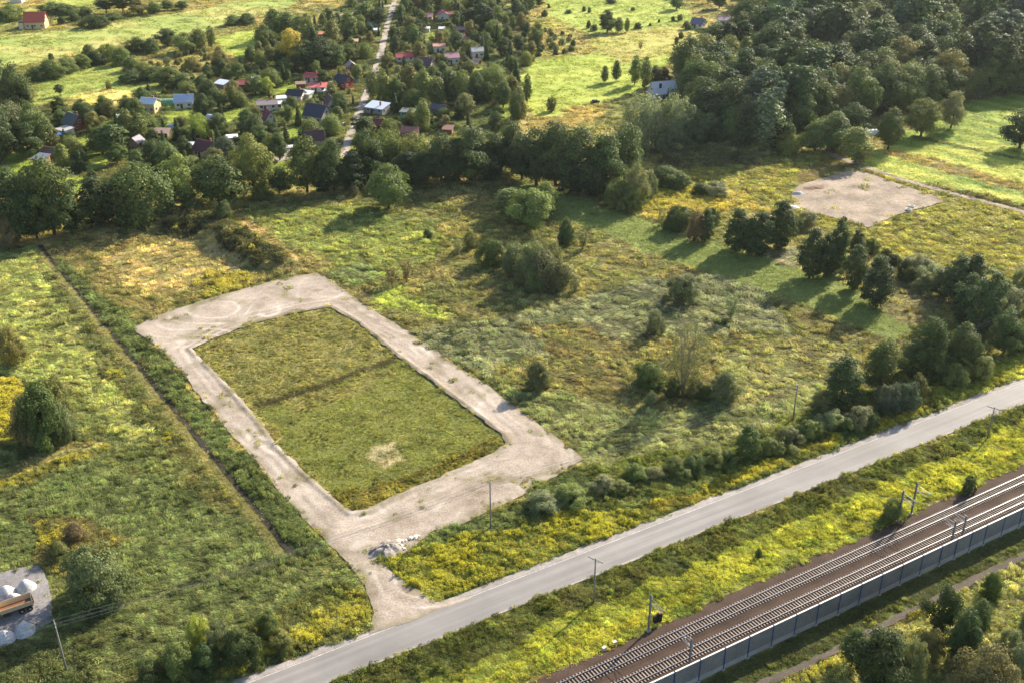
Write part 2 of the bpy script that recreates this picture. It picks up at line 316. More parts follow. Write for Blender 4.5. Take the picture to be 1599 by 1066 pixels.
zone(DF, [(362, 335), (380, 335), (478, 412), (462, 412)], [(178, 152, 100), (160, 140, 90)], .4, .9, ((GR, 1),), 4)
# left field
LF = 'left'
zone(LF, [(-120, 385), (62, 383), (452, 862), (560, 870), (585, 975), (380, 1075), (-220, 1200)], [(112, 122, 60), (130, 136, 70), (98, 110, 56)], .7, 1.05, ((GR, 2), (LO, 2)), 7)
zone(LF, [(-60, 400), (60, 395), (180, 520), (262, 640), (200, 690), (100, 610), (-60, 570)], [(146, 156, 74), (158, 162, 86), (130, 142, 66)], .6, 1.1, ((GR, 2), (LO, 1)), 7)
zone(LF, [(62, 402), (108, 402), (330, 640), (472, 832), (440, 870), (362, 822), (250, 700), (150, 570)], [(100, 108, 58), (114, 118, 64), (118, 116, 64)], .7, 1.2, ((WE, 3), (GR, 1), (GO, .12)), 5)
zone(LF, [(-60, 585), (32, 600), (34, 690), (-60, 700)], [(150, 140, 44), (126, 124, 50)], .9, 1.3, ((GO, 1),), 4)
zone(LF, [(-20, 742), (150, 678), (160, 690), (0, 760)], [(166, 154, 98), (146, 140, 80)], .5, 1.0, ((GR, 1),), 4)
zone(LF, [(-40, 770), (170, 693), (140, 720), (-40, 800)], [(118, 120, 50), (140, 134, 48)], .8, 1.2, ((GO, 1), (GR, 2)), 4)
zone(LF, [(-40, 790), (150, 715), (420, 822), (450, 872), (280, 930), (115, 962), (100, 880), (-40, 870)], [(100, 116, 56), (116, 128, 66), (92, 106, 50)], .7, 1.3, ((LO, 1),), 6)
zone(LF, [(40, 800), (130, 800), (190, 850), (100, 900), (60, 870)], [(110, 108, 58), (124, 116, 64)], .8, 1.2, ((WE, 2), (GO, .4)), 4)
zone(LF, [(100, 972), (450, 878), (560, 900), (520, 960), (380, 1010), (60, 1080)], [(100, 114, 56), (116, 126, 66), (90, 102, 50)], .8, 1.3, ((LO, 1),), 6)
zone(LF, [(-40, 1010), (110, 995), (180, 1100), (-60, 1120)], [(82, 94, 54), (96, 104, 60)], .95, 1.3, ((WE, 1),), 5)
zone(LF, [(250, 1075), (330, 1010), (440, 945), (545, 905), (590, 975), (430, 1045), (380, 1080)], [(86, 96, 52), (104, 110, 56)], .95, 1.3, ((WE, 3), (GR, 1), (GO, .5)), 5)
zone(LF, [(478, 962), (520, 914), (566, 930), (583, 965), (500, 995), (430, 1028), (420, 1015)], [(138, 138, 52), (114, 122, 52)], 1.0, 1.4, ((GO, 1.2), (WE, 1)), 3)
zone(LF, [(335, 1055), (440, 1008), (450, 1018), (345, 1072)], [(150, 140, 44), (130, 128, 50)], 1.0, 1.4, ((GO, 1),), 4)
zone(LF, [(72, 387), (212, 505), (245, 545), (310, 620), (440, 775), (525, 862), (455, 866), (330, 694), (200, 545), (90, 410)], [(90, 106, 54), (106, 120, 62), (82, 96, 50)], 1.05, 1.5, ((LO, 2), (WE, 1)), 4)
_d = poly([(62, 383), (110, 440), (160, 500), (215, 567), (270, 635), (330, 708), (390, 780), (440, 843), (456, 864)])
zone(LF, None, [(150, 142, 84), (134, 132, 74)], .3, 1.1, ((MA, 1), (GR, 1)), 4, wob=.15, world_poly=list(_d + np.array([-2.6, -.9])) + list((_d + np.array([-.3, -.1]))[::-1]))
# plots inside the gravel loop
PL = 'plot'
zone(PL, [(300, 545), (330, 530), (400, 505), (470, 487), (517, 480), (560, 505), (618, 556), (500, 600), (402, 634), (360, 600)], [(126, 124, 60), (144, 138, 72), (116, 118, 54)], .36, 1.2, ((GR, 3), (WE, 1)), 4, w=.65)
zone(PL, [(402, 634), (500, 600), (618, 556), (680, 600), (740, 645), (790, 690), (740, 720), (680, 745), (575, 795), (548, 800), (480, 740)], [(120, 128, 50), (132, 136, 54), (112, 120, 48)], .3, 1.2, ((GR, 3), (MA, 2)), 6, w=.65)
zone(PL, [(430, 625), (520, 600), (600, 570), (625, 580), (560, 612), (470, 645)], [(136, 132, 64), (126, 124, 56)], .36, 1.1, ((GR, 1),), 4, w=.65)
zone(PL, [(500, 770), (545, 797), (600, 783), (700, 735), (788, 692), (770, 680), (680, 720), (600, 750)], [(124, 116, 40), (100, 100, 38), (140, 130, 44)], .5, 1.2, ((GR, 2), (GO, .3)), 4, w=.65)
zone(PL, [(567, 712), (590, 690), (625, 690), (632, 715), (600, 728)], [(188, 172, 138), (164, 152, 112), (124, 120, 72)], .22, .4, ((MA, 1),), 3, w=.7)
zone(PL, [(398, 632), (616, 557), (620, 562), (402, 640)], [(92, 86, 50), (104, 98, 54)], .3, .9, ((MA, 1),), 3, wob=.5)
# verge north of the road
VG = 'verge'
zone(VG, [(588, 868), (650, 850), (760, 806), (880, 740), (925, 728), (1100, 700), (1270, 645), (1400, 600), (1720, 500), (1720, 545), (1599, 590), (1199, 744), (800, 902), (680, 945)], [(98, 110, 56), (114, 122, 62), (90, 102, 54)], .9, 1.35, ((WE, 3), (LO, 1), (GR, 1)), 5)
zone(VG, [(700, 800), (790, 800), (900, 735), (930, 760), (850, 800), (780, 830), (650, 860)], [(94, 110, 60), (110, 122, 70)], .85, 1.3, ((LO, 1),), 5)
zone(VG, [(592, 872), (640, 862), (720, 838), (800, 836), (880, 800), (960, 806), (1000, 790), (1005, 815), (800, 893), (686, 938), (640, 915)], [(138, 138, 52), (114, 122, 52), (126, 130, 50)], 1.0, 1.4, ((GO, 1.3), (WE, 1)), 3)
zone(VG, [(1000, 812), (1199, 735), (1400, 656), (1470, 628), (1470, 616), (1400, 640), (1199, 718), (1000, 792)], [(150, 144, 50), (112, 114, 52)], .9, 1.2, ((GO, 1), (WE, 1)), 4)
zone(VG, [(1430, 610), (1520, 580), (1599, 545), (1720, 500), (1720, 540), (1599, 586), (1480, 636)], [(150, 154, 62), (136, 140, 58)], .85, 1.2, ((WE, 2), (GO, .5), (GR, 1)), 5)
# between road and railway (rail frame)
RV = 'railside'
def rz(a): return [rail(s, n) for s, n in a]
zone(RV, None, [(100, 110, 56), (114, 122, 62), (106, 108, 60)], .85, 1.4, ((WE, 3), (GR, 1)), 5, world_poly=rz([(-80, -19.0), (200, -19.0), (200, -13), (130, -12.5), (60, -12.5), (10, -11), (-80, -10)]), wob=1.2)
zone(RV, None, [(154, 164, 58), (168, 172, 62), (136, 150, 58)], .6, 1.5, ((GO, .5), (WE, 2), (GR, 3)), 5, world_poly=rz([(-80, -11), (10, -12), (60, -13), (130, -13.5), (200, -13.5), (200, -2.7), (-80, -2.7)]), wob=1.4)
zone(RV, None, [(174, 176, 60), (162, 168, 60)], .65, 1.6, ((GO, .6), (GR, 2)), 4, world_poly=rz([(-60, -6.5), (20, -8), (40, -11), (60, -9), (80, -11), (140, -11), (140, -7), (80, -5), (40, -6.5), (0, -5)]), wob=2.0)
# south of the noise barrier
SB = 'south'
zone(SB, None, [(86, 96, 46), (100, 108, 54)], .6, 1.3, ((GR, 1),), 6, world_poly=rz([(-60, 10.3), (220, 10.3), (220, 60), (-60, 60)]))
zone(SB, None, [(80, 90, 44), (94, 102, 50)], .25, 1.2, ((MA, 1), (GR, 1)), 5, wob=.3, world_poly=rz([(-60, 10.3), (220, 10.3), (220, 13.0), (-60, 13.0)]))
zone(SB, [(1205, 1075), (1310, 1020), (1400, 972), (1500, 922), (1599, 876), (1700, 830), (1700, 1200), (1200, 1200)], [(140, 144, 68), (152, 152, 80), (118, 126, 60)], .8, 1.2, ((LO, 2), (GR, 1), (WE, 1)), 6)
zone(SB, [(1190, 1085), (1310, 1016), (1400, 968), (1500, 918), (1510, 930), (1400, 984), (1300, 1045), (1220, 1090)], [(150, 146, 56), (130, 132, 58)], .9, 1.3, ((GR, 1), (GO, .5)), 4)

# bare surfaces (no plants)
LOOP_OUT = [(205, 515), (235, 497), (290, 478), (380, 451), (460, 432), (497, 426), (520, 440), (560, 470), (640, 520), (720, 575), (760, 600), (800, 630), (870, 682), (912, 716), (880, 735), (820, 770), (760, 800),
            (715, 820), (680, 826), (660, 842), (640, 862), (600, 866), (590, 872), (612, 892), (640, 915), (680, 938), (740, 930), (735, 934), (640, 970), (575, 990), (583, 968), (580, 945), (568, 912), (545, 880), (510, 845), (480, 815), (440, 770), (400, 722), (350, 665), (310, 615), (275, 570), (245, 540)]
LOOP_IN = [(300, 545), (330, 530), (400, 505), (470, 487), (517, 480), (560, 505), (615, 552), (680, 600), (740, 645), (785, 680), (790, 692), (780, 702), (740, 720), (680, 747), (620, 772), (575, 795), (548, 799), (520, 775), (480, 740), (430, 690), (400, 650), (360, 605), (320, 565)]
LOT = [(1237, 302), (1246, 290), (1290, 277), (1330, 265), (1348, 268), (1410, 290), (1478, 313), (1440, 325), (1400, 336), (1357, 356), (1300, 340), (1238, 323)]
YARD = [(-60, 905), (0, 893), (40, 885), (62, 882), (74, 905), (80, 950), (86, 970), (60, 982), (0, 1004), (-60, 1020)]
COURT = [(420, 245), (440, 230), (458, 228), (456, 248), (430, 254)]
BARE = [poly(p) for p in (LOT, YARD, COURT)]
P_OUT, P_IN = poly(LOOP_OUT), poly(LOOP_IN)
LANE = poly([(535, 245), (545, 215), (556, 188), (565, 165), (577, 137), (586, 113), (596, 78), (604, 42), (614, 10), (618, -6)])
LANE2 = poly([(1230, 205), (1285, 236), (1330, 254), (1400, 278), (1480, 300), (1599, 331), (1700, 358)])
CROSS = poly([(500, 30), (560, 18), (614, 8), (650, 4), (690, -4)])
ALLEY = poly([(410, 162), (440, 152), (470, 140), (505, 130), (535, 122)])
PATH = poly([(1150, 1088), (1199, 1062), (1252, 1040), (1304, 1015), (1400, 965), (1494, 917), (1599, 867), (1680, 832)])
DITCH = poly([(62, 383), (110, 440), (160, 500), (215, 567), (270, 635), (330, 708), (390, 780), (440, 843), (456, 864)])
def is_bare(X, Y, wob=0.45):
    jx = (fbm(X, Y, 2.2, 2, 91) - .5) * 2 * wob * 2; jy = (fbm(X, Y, 2.2, 2, 95) - .5) * 2 * wob * 2
    x = X + jx; y = Y + jy
    b = inside(P_OUT, x + jx * .8, y + jy * .8) & ~inside(P_IN, x - jx * .5, y - jy * .5)
    b &= ~((fbm(X, Y, 4.5, 4, 72) > .62) & (_h(np.floor(X * 7), np.floor(Y * 7), 5) < .3))
    de = np.minimum(seg_dist(P_OUT, X, Y, True), seg_dist(P_IN, X, Y, True)); b &= ~(_h(np.floor(X * 9), np.floor(Y * 9), 8) < .45 * np.clip(1 - de / 1.7, 0, 1) * np.clip(fbm(X, Y, 3.5, 2, 66) * 3 - .7, 0, 1.3))
    for p in BARE: b |= inside(p, x + jx * 2.2, y + jy * 2.2) & ~((fbm(X, Y, 4.5, 4, 72) > .6) & (_h(np.floor(X * 7), np.floor(Y * 7), 6) < .22))
    s = (X - RA[0]) * RD[0] + (Y - RA[1]) * RD[1]; n = (X - RA[0]) * RN[0] + (Y - RA[1]) * RN[1] + jx * .6
    b |= (n > -26.6) & (n < -18.9); b |= (n > -2.4) & (n < 10.6)
    b |= seg_dist(LANE, x, y) < 1.6; b |= seg_dist(LANE2, x, y) < 1.7; b |= seg_dist(CROSS, x, y) < 2.0; b |= seg_dist(ALLEY, x, y) < 1.6
    b |= seg_dist(PATH, x, y) < 0.75; b |= seg_dist(DITCH, X + jx * .3, Y) < 0.55
    return b
def mound(X, Y):
    z = np.zeros(X.shape)
    for pl, r, hh in ((poly([(262, 352), (300, 347), (345, 365), (385, 392), (425, 408)]), 7.5, 3.6), (poly([(1050, 250), (1090, 250), (1140, 244), (1182, 240)]), 6.5, 4.6)):
        d = seg_dist(pl, X, Y); z = np.maximum(z, hh * np.clip(1 - (d / r) ** 2, 0, 1) ** 1.3 * (0.7 + 0.6 * fbm(X, Y, 5, 2, 12)))
    return z
def gz(X, Y):
    return mound(X, Y) - 0.22 * fbm(X, Y, 5.0, 3, 5)
def classify(X, Y):
    z = np.zeros(X.shape, int)
    jx = (fbm(X, Y, 6, 3, 31) - .5); jy = (fbm(X, Y, 6, 3, 37) - .5)
    for k, q in enumerate(ZONES):
        z[inside(q['p'], X + jx * 4 * q['wob'], Y + jy * 4 * q['wob'])] = k
    return z
def colour(X, Y, Z):
    out = np.zeros((len(X), 3))
    for k in np.unique(Z):
        m = Z == k; q = ZONES[k]; cs = q['cols']; x = X[m]; y = Y[m]
        t = np.clip((fbm(x, y, q['patch'], 3, 50 + k) - .5) * 2.4 + .5, 0, .999) * (len(cs) - 1)
        i = t.astype(int); f = (t - i)[:, None]; ca = np.array(cs)
        if q.get('stripe'): t = np.clip(t + .9 * np.sin((x * q['stripe'][0] + y * q['stripe'][1]) * 6.283 / q['stripe'][2]) * (len(cs) - 1) * .5, 0, (len(cs) - 1) * .999); i = t.astype(int); f = (t - i)[:, None]
        out[m] = ca[i] * (1 - f) + ca[np.minimum(i + 1, len(cs) - 1)] * f
    return out

# ------------------------------------------------------------------ ground sheet, reaching the horizon
def build_ground():
    st = 1.6
    xs = np.concatenate([[-9000, -4000, -2000, -1100, -700], np.arange(-440, 440.1, st), [700, 1100, 2000, 4000, 9000]])
    ys = np.concatenate([[-6000, -2500, -900, -300, -50, 60], np.arange(104, 800, st), [900, 1100, 1500, 2200, 4000, 7000, 12000]])
    X, Y = np.meshgrid(xs, ys); X = X.ravel(); Y = Y.ravel()
    Z = np.where((abs(X) < 445) & (Y > 100) & (Y < 805), gz(X, Y), -0.1)
    nx, ny = len(xs), len(ys); i = np.arange(nx - 1); j = np.arange(ny - 1); I, J = np.meshgrid(i, j); a = (J * nx + I).ravel()
    me = bpy.data.meshes.new('ground'); me.vertices.add(len(X)); me.vertices.foreach_set('co', np.stack([X, Y, Z], 1).ravel())
    q = np.stack([a, a + 1, a + nx + 1, a + nx], 1); me.loops.add(q.size); me.polygons.add(len(q))
    me.loops.foreach_set('vertex_index', q.ravel()); me.polygons.foreach_set('loop_start', np.arange(len(q)) * 4); me.polygons.foreach_set('loop_total', np.full(len(q), 4))
    me.polygons.foreach_set('use_smooth', np.ones(len(q), bool)); me.update(calc_edges=True)
    zc = classify(X, Y); c = colour(X, Y, zc) * np.array([.9 if (q['stuff'] == 'far' or all(a == MA for a, b in q['kinds'])) else .9 if q['dens'] < .5 else .62 for q in ZONES])[zc][:, None]  # ground between tufts darkened: shade of the gaps put into its colour
    add_attr(me, 'col', 'FLOAT_COLOR', 'POINT', np.concatenate([c, np.ones((len(c), 1))], 1))
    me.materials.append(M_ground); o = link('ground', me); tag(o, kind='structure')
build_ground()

def sheet(name, outer, holes=(), step=0.8, z=0.02, mat=None, relief=None, jit=0.3, label=None, kind='structure'):
    pts = []; edges = []
    def ring(pl, sgn):
        b = len(pts); out = []
        for i in range(len(pl)):
            p, q = np.array(pl[i]), np.array(pl[(i + 1) % len(pl)]); n = max(1, int(np.hypot(*(q - p)) / step))
            for k in range(n): out.append(p + (q - p) * k / n)
        out = np.array(out)
        out[:, 0] += (fbm(out[:, 0], out[:, 1], 2.2, 3, 61) - .5) * 2 * jit; out[:, 1] += (fbm(out[:, 0], out[:, 1], 2.2, 3, 67) - .5) * 2 * jit
        pts.extend(Vector(p) for p in out); edges.extend((b + i, b + (i + 1) % len(out)) for i in range(len(out))); return out
    rings = [ring(outer, 1)] + [ring(h, -1) for h in holes]
    xs = np.arange(rings[0][:, 0].min(), rings[0][:, 0].max(), step); ys = np.arange(rings[0][:, 1].min(), rings[0][:, 1].max(), step)
    X, Y = np.meshgrid(xs, ys); X = X.ravel() + np.random.uniform(-.25, .25, X.size) * step; Y = Y.ravel() + np.random.uniform(-.25, .25, Y.size) * step
    ok = inside(rings[0], X, Y)
    for h in rings[1:]: ok &= ~inside(h, X, Y)
    dmin = np.full(X.shape, 1e9)
    for r in rings: dmin = np.minimum(dmin, seg_dist(r[::2], X, Y, True))
    ok &= dmin > step * .45
    pts.extend(Vector((a, b)) for a, b in zip(X[ok], Y[ok]))
    v, _, f, *_ = geometry.delaunay_2d_cdt(pts, edges, [], 0, 1e-4)
    v = np.array([tuple(p) for p in v]); f = np.array([tuple(t) for t in f if len(t) == 3]); ct = v[f].mean(1)
    ok = inside(rings[0], ct[:, 0], ct[:, 1])
    for h in rings[1:]: ok &= ~inside(h, ct[:, 0], ct[:, 1])
    zz = np.full(len(v), z)
    if relief: zz = zz + relief(v[:, 0], v[:, 1])
    me = mesh_from(name, np.column_stack([v, zz]), f[ok], [mat], True)
    return tag(link(name, me), label, kind=kind)
def ribbon(name, pl, width, z, mat, sub=1.5, wob=0.25, label=None):
    pl = [np.array(p) for p in pl]; q = []
    for a, b in zip(pl[:-1], pl[1:]):
        n = max(1, int(np.hypot(*(b - a)) / sub)); q += [a + (b - a) * k / n for k in range(n)]
    q.append(pl[-1]); q = np.array(q); t = np.gradient(q, axis=0); t /= np.hypot(t[:, 0], t[:, 1])[:, None]; nn = np.column_stack([t[:, 1], -t[:, 0]])
    v = []; f = []; M = 5
    for i, p in enumerate(q):
        for k in range(M):
            o = (k / (M - 1) - .5) * width
            if k in (0, M - 1): o += (float(vn(np.array([p[0] / 1.3]), np.array([p[1] / 1.3 + k * 7]), 77)[0]) - .5) * 2 * wob
            v.append((p[0] + nn[i][0] * o, p[1] + nn[i][1] * o, z + (0.03 if k == 2 else 0)))
    for i in range(len(q) - 1):
        for k in range(M - 1): f.append((i * M + k, i * M + k + 1, (i + 1) * M + k + 1, (i + 1) * M + k))
    return tag(link(name, mesh_from(name, v, f, [mat], True)), label, kind='structure')

# ------------------------------------------------------------------ road, shoulder, gravel loop, lanes
def band(name, s0, s1, n0, n1, z, mat, ds=2.0, wob0=0.0, wob1=0.0, crown=0.0, M=4):
    v = []; f = []; ss = np.arange(s0, s1 + ds, ds)
    for s in ss:
        for k in range(M + 1):
            t = k / M; n = n0 + (n1 - n0) * t
            if k == 0: n += (float(fbm(np.array([s]), np.array([3.1]), 3.0, 3, 8)[0]) - .5) * 2 * wob0
            if k == M: n += (float(fbm(np.array([s]), np.array([9.7]), 3.0, 3, 9)[0]) - .5) * 2 * wob1
            v.append((*rail(s, n), z + crown * (1 - (2 * t - 1) ** 2)))
    for i in range(len(ss) - 1):
        for k in range(M): f.append((i * (M + 1) + k, (i + 1) * (M + 1) + k, (i + 1) * (M + 1) + k + 1, i * (M + 1) + k + 1))
    me = mesh_from(name, v, f, [mat], True); me.flip_normals() if me.polygons[0].normal.z < 0 else None
    return tag(link(name, me), kind='structure')
band('gravel_shoulder', -140, 320, -26.75, -25.2, 0.030, M_shoulder, 0.8, 0.55, 0)
band('road_edge_gravel', -140, 320, -19.3, -18.75, 0.030, M_shoulder, 0.8, 0, 0.3)
band('road', -140, 320, -25.35, -19.2, 0.036, M_asph, 2.0, 0.05, 0.05, 0.06, 8)
M_line = speckle('worn_white_paint', [(0.35, (0.30, 0.285, 0.27)), (0.6, (0.5, 0.48, 0.46))], 2.0, 0.5, 0.3)
band('road_edge_line', -140, 320, -25.2, -25.05, 0.046, M_line, 1.0, 0.02, 0.02, 0, 1)
d_in = lambda x, y: seg_dist(P_IN, x, y, True)
def loop_relief(x, y):
    d = d_in(x, y); dout = seg_dist(P_OUT, x, y, True)
    rut = 0.04 * np.sin(d * 2.1 + 14 * fbm(x, y, 14, 3, 3)) * np.clip(d / 2, 0, 1) * fbm(x, y, 6, 2, 4)
    return 0.03 + 0.28 * np.exp(-((d - .7) / .5) ** 2) * (0.4 + 1.0 * fbm(x, y, 2.5, 2, 41)) + rut + 0.16 * (fbm(x, y, 2.4, 4, 44) - .35) * np.clip(dout, 0, 1)
# the loop's own gravel: paler wheel tracks that follow the loop, weedy stains
M_loop, nt, bs, out = newmat('gravel_loop')
f1 = pos_noise(nt, 2.6, 6, 0.75); g1 = pos_noise(nt, 0.10, 5, 0.65)
tr = attr(nt, 'trk').outputs['Fac']
c = ramp(nt, f1, [(0.25, (0.18, 0.145, 0.115)), (0.5, (0.32, 0.27, 0.225)), (0.8, (0.50, 0.44, 0.375))])
c = mixc(nt, 1.0, c, ramp(nt, g1, [(0.3, (0.6, 0.55, 0.48)), (0.5, (0.95, 0.94, 0.92)), (0.72, (1.22, 1.2, 1.17))]), 'MULTIPLY')
c = mixc(nt, mathn(nt, 'MULTIPLY', tr, 0.6), c, (0.58, 0.52, 0.455)); c = mixc(nt, mathn(nt, 'MULTIPLY', attr(nt, 'rut').outputs['Fac'], 0.6), c, (0.15, 0.125, 0.10))
wd = attr(nt, 'weed').outputs['Fac']
c = mixc(nt, mathn(nt, 'MULTIPLY', wd, f1), c, (0.13, 0.115, 0.05))
nt.links.new(c, bs.inputs['Base Color']); bs.inputs['Roughness'].default_value = 0.95; bs.inputs['Specular IOR Level'].default_value = 0.15
bump(nt, bs, f1, 0.12, 0.8)
lo = sheet('gravel_loop', P_OUT, [P_IN], 0.45, 0.04, M_loop, loop_relief, 0.5)
co = np.array([v.co[:2] for v in lo.data.vertices]); dd = d_in(co[:, 0], co[:, 1]); do = seg_dist(P_OUT, co[:, 0], co[:, 1], True)
wobn = 7.0 * fbm(co[:, 0], co[:, 1], 20, 3, 70) - 1.6
trk = np.exp(-((dd + wobn - 3.4) / .45) ** 2) + np.exp(-((dd + wobn - 5.2) / .45) ** 2) + .8 * np.exp(-((dd + wobn - 7.4) / .5) ** 2)
rn = fbm(co[:, 0], co[:, 1], 26, 2, 78); trk = .55 * trk + np.exp(-(np.sin(rn * 30) / .3) ** 2) * (fbm(co[:, 0], co[:, 1], 9, 2, 79) * 2.4 - .6).clip(0, 1)
add_attr(lo.data, 'trk', 'FLOAT', 'POINT', np.clip(trk * (fbm(co[:, 0], co[:, 1], 7, 3, 71) * 3 - 1.0), 0, 1))
rut = np.exp(-((dd + wobn - 2.5) / .22) ** 2) + np.exp(-((dd + wobn - 4.3) / .22) ** 2) + np.exp(-((dd + wobn - 6.3) / .25) ** 2)
add_attr(lo.data, 'rut', 'FLOAT', 'POINT', np.clip(rut * (fbm(co[:, 0], co[:, 1], 6, 3, 74) * 3 - 1.3), 0, .8))
add_attr(lo.data, 'weed', 'FLOAT', 'POINT', np.clip((fbm(co[:, 0], co[:, 1], 4.5, 4, 72) - .55) * 5, 0, 1) + np.clip(1 - np.minimum(dd, do) / 2.2, 0, 1) * np.clip(fbm(co[:, 0], co[:, 1], 3, 3, 75) * 3 - .8, 0, 1))
sheet('gravel_lot', poly(LOT), [], 1.0, 0.04, M_dirt, lambda x, y: 0.12 * fbm(x, y, 2.5, 3, 9), .7)
sheet('gravel_yard', poly(YARD), [], 0.6, 0.04, speckle('yard_grit', [(0.3, (0.15, 0.14, 0.14)), (0.7, (0.30, 0.28, 0.275))], 3), lambda x, y: 0.1 * fbm(x, y, 1.5, 3, 9), 0.4)
sheet('paved_court', poly(COURT), [], 1.0, 0.03, M_gravel, None, 0.3)
ribbon('dirt_lane', LANE, 3.4, 0.03, M_gravel, 2, 0.5); ribbon('field_lane', LANE2, 3.0, 0.03, M_dirt, 2, 0.6)
ribbon('cross_lane', CROSS, 4.5, 0.026, M_gravel, 2, 0.5); ribbon('garden_alley', ALLEY, 3.2, 0.03, M_dirt, 2, 0.5)
ribbon('footpath', PATH, 1.35, 0.03, speckle('shaded_path_soil', [(0.3, (0.06, 0.05, 0.04)), (0.7, (0.14, 0.115, 0.09))], 3), 0.8, 0.25)  # path soil darkened: shade lying on the path is put into its colour
ribbon('ditch', DITCH, 1.2, 0.01, M_ditch, 1, 0.3)

# ------------------------------------------------------------------ small plants: five clump shapes, scattered by geometry nodes
def tri_mesh(name, V, F, tint, fl, mat):
    me = mesh_from(name, V, F, [mat]); add_attr(me, 'tint', 'FLOAT', 'FACE', np.array(tint, float))
    if fl is not None: add_attr(me, 'fl', 'FLOAT', 'FACE', np.array(fl, float))
    return me
def blade_clump(name, n, r0, lean, h0, h1, w, rng, lodge=0.0):
    V = []; F = []; T = []
    for k in range(n):
        a = rng.uniform(0, 6.283); r = r0 * math.sqrt(rng.random()); h = rng.uniform(h0, h1) * (1 - .55 * (r / r0) ** 2); la = a + rng.uniform(-.7, .7)
        bx, by = r * math.cos(a), r * math.sin(a); L = lean * rng.uniform(.5, 1.2)
        lx, ly = L * math.cos(la) + lodge * rng.uniform(.6, 1.2), L * math.sin(la)
        pa = rng.uniform(0, 6.283); px, py = math.cos(pa) * w * rng.uniform(.7, 1.3), math.sin(pa) * w * rng.uniform(.7, 1.3); b = len(V)
        m = .6; hm = h * (.78 if lodge else .62)
        V += [(bx - px, by - py, -.12), (bx + px, by + py, -.12), (bx + lx * m * .55 + px * .9, by + ly * m * .55 + py * .9, hm), (bx + lx * m * .55 - px * .9, by + ly * m * .55 - py * .9, hm), (bx + lx, by + ly, h if not lodge else h * .86)]
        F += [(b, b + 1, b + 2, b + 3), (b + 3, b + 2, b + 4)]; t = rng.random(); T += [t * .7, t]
    return tri_mesh(name, V, F, T, [0.0] * len(F), M_tuft)
def quad(V, F, c, n, s, rng, asp=1.0):
    n = Vector(n).normalized(); t = n.orthogonal().normalized(); b = n.cross(t); a = rng.uniform(0, 6.283)
    u = (t * math.cos(a) + b * math.sin(a)) * s; w = (b * math.cos(a) - t * math.sin(a)) * s * asp; k = len(V); c = Vector(c)
    V += [c - u - w, c + u - w, c + u + w, c - u + w]; F.append((k, k + 1, k + 2, k + 3))
def leaf_clump(name, n, rng, flowers=0):
    V = []; F = []; T = []; FL = []
    for k in range(n):
        a = rng.uniform(0, 6.283); r = .55 * math.sqrt(rng.random()); z = rng.random() ** .7 * (1 - (r / .62) ** 2 * .6)
        quad(V, F, (r * math.cos(a), r * math.sin(a), z * .9), (rng.gauss(0, 1) + math.cos(a), rng.gauss(0, 1) + math.sin(a), rng.gauss(.5, .8)), rng.uniform(.05, .12), rng, .6); T.append(rng.random() * .8 + .2 * z); FL.append(0)
    for k in range(flowers):
        a = rng.uniform(0, 6.283); r = .5 * math.sqrt(rng.random())
        quad(V, F, (r * math.cos(a), r * math.sin(a), .8 + rng.uniform(0, .25) - r * .35), (rng.gauss(0, .8), rng.gauss(0, .8), 1), rng.uniform(.04, .085), rng, .6); T.append(.6); FL.append(rng.uniform(.65, 1))
    return tri_mesh(name, V, F, T, FL, M_tuft)
PROTO = bpy.data.collections.new('plant_shapes')
rng = random.Random(3); NV = 3
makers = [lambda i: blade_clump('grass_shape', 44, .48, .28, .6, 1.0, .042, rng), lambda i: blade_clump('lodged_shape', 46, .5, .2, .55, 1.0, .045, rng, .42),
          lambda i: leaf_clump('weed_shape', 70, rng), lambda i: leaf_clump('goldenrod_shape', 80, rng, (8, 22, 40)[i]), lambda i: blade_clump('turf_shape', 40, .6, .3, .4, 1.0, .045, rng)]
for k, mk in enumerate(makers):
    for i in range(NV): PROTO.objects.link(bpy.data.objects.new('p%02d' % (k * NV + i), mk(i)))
def scatter_tree(coll):
    g = bpy.data.node_groups.new('scatter', 'GeometryNodeTree')
    g.interface.new_socket('Geometry', in_out='INPUT', socket_type='NodeSocketGeometry'); g.interface.new_socket('Geometry', in_out='OUTPUT', socket_type='NodeSocketGeometry')
    gi = g.nodes.new('NodeGroupInput'); go = g.nodes.new('NodeGroupOutput'); ci = g.nodes.new('GeometryNodeCollectionInfo'); ip = g.nodes.new('GeometryNodeInstanceOnPoints')
    ci.inputs['Collection'].default_value = coll; ci.inputs['Separate Children'].default_value = True; ci.inputs['Reset Children'].default_value = True
    ip.inputs['Pick Instance'].default_value = True
    def na(name, t): n = g.nodes.new('GeometryNodeInputNamedAttribute'); n.data_type = t; n.inputs[0].default_value = name; return n.outputs[0]
    L = g.links.new; L(gi.outputs[0], ip.inputs['Points']); L(ci.outputs[0], ip.inputs['Instance']); L(na('idx', 'INT'), ip.inputs['Instance Index'])
    L(na('rot', 'FLOAT_VECTOR'), ip.inputs['Rotation']); L(na('scl', 'FLOAT_VECTOR'), ip.inputs['Scale']); L(ip.outputs[0], go.inputs[0]); return g
G_TUFT = scatter_tree(PROTO)
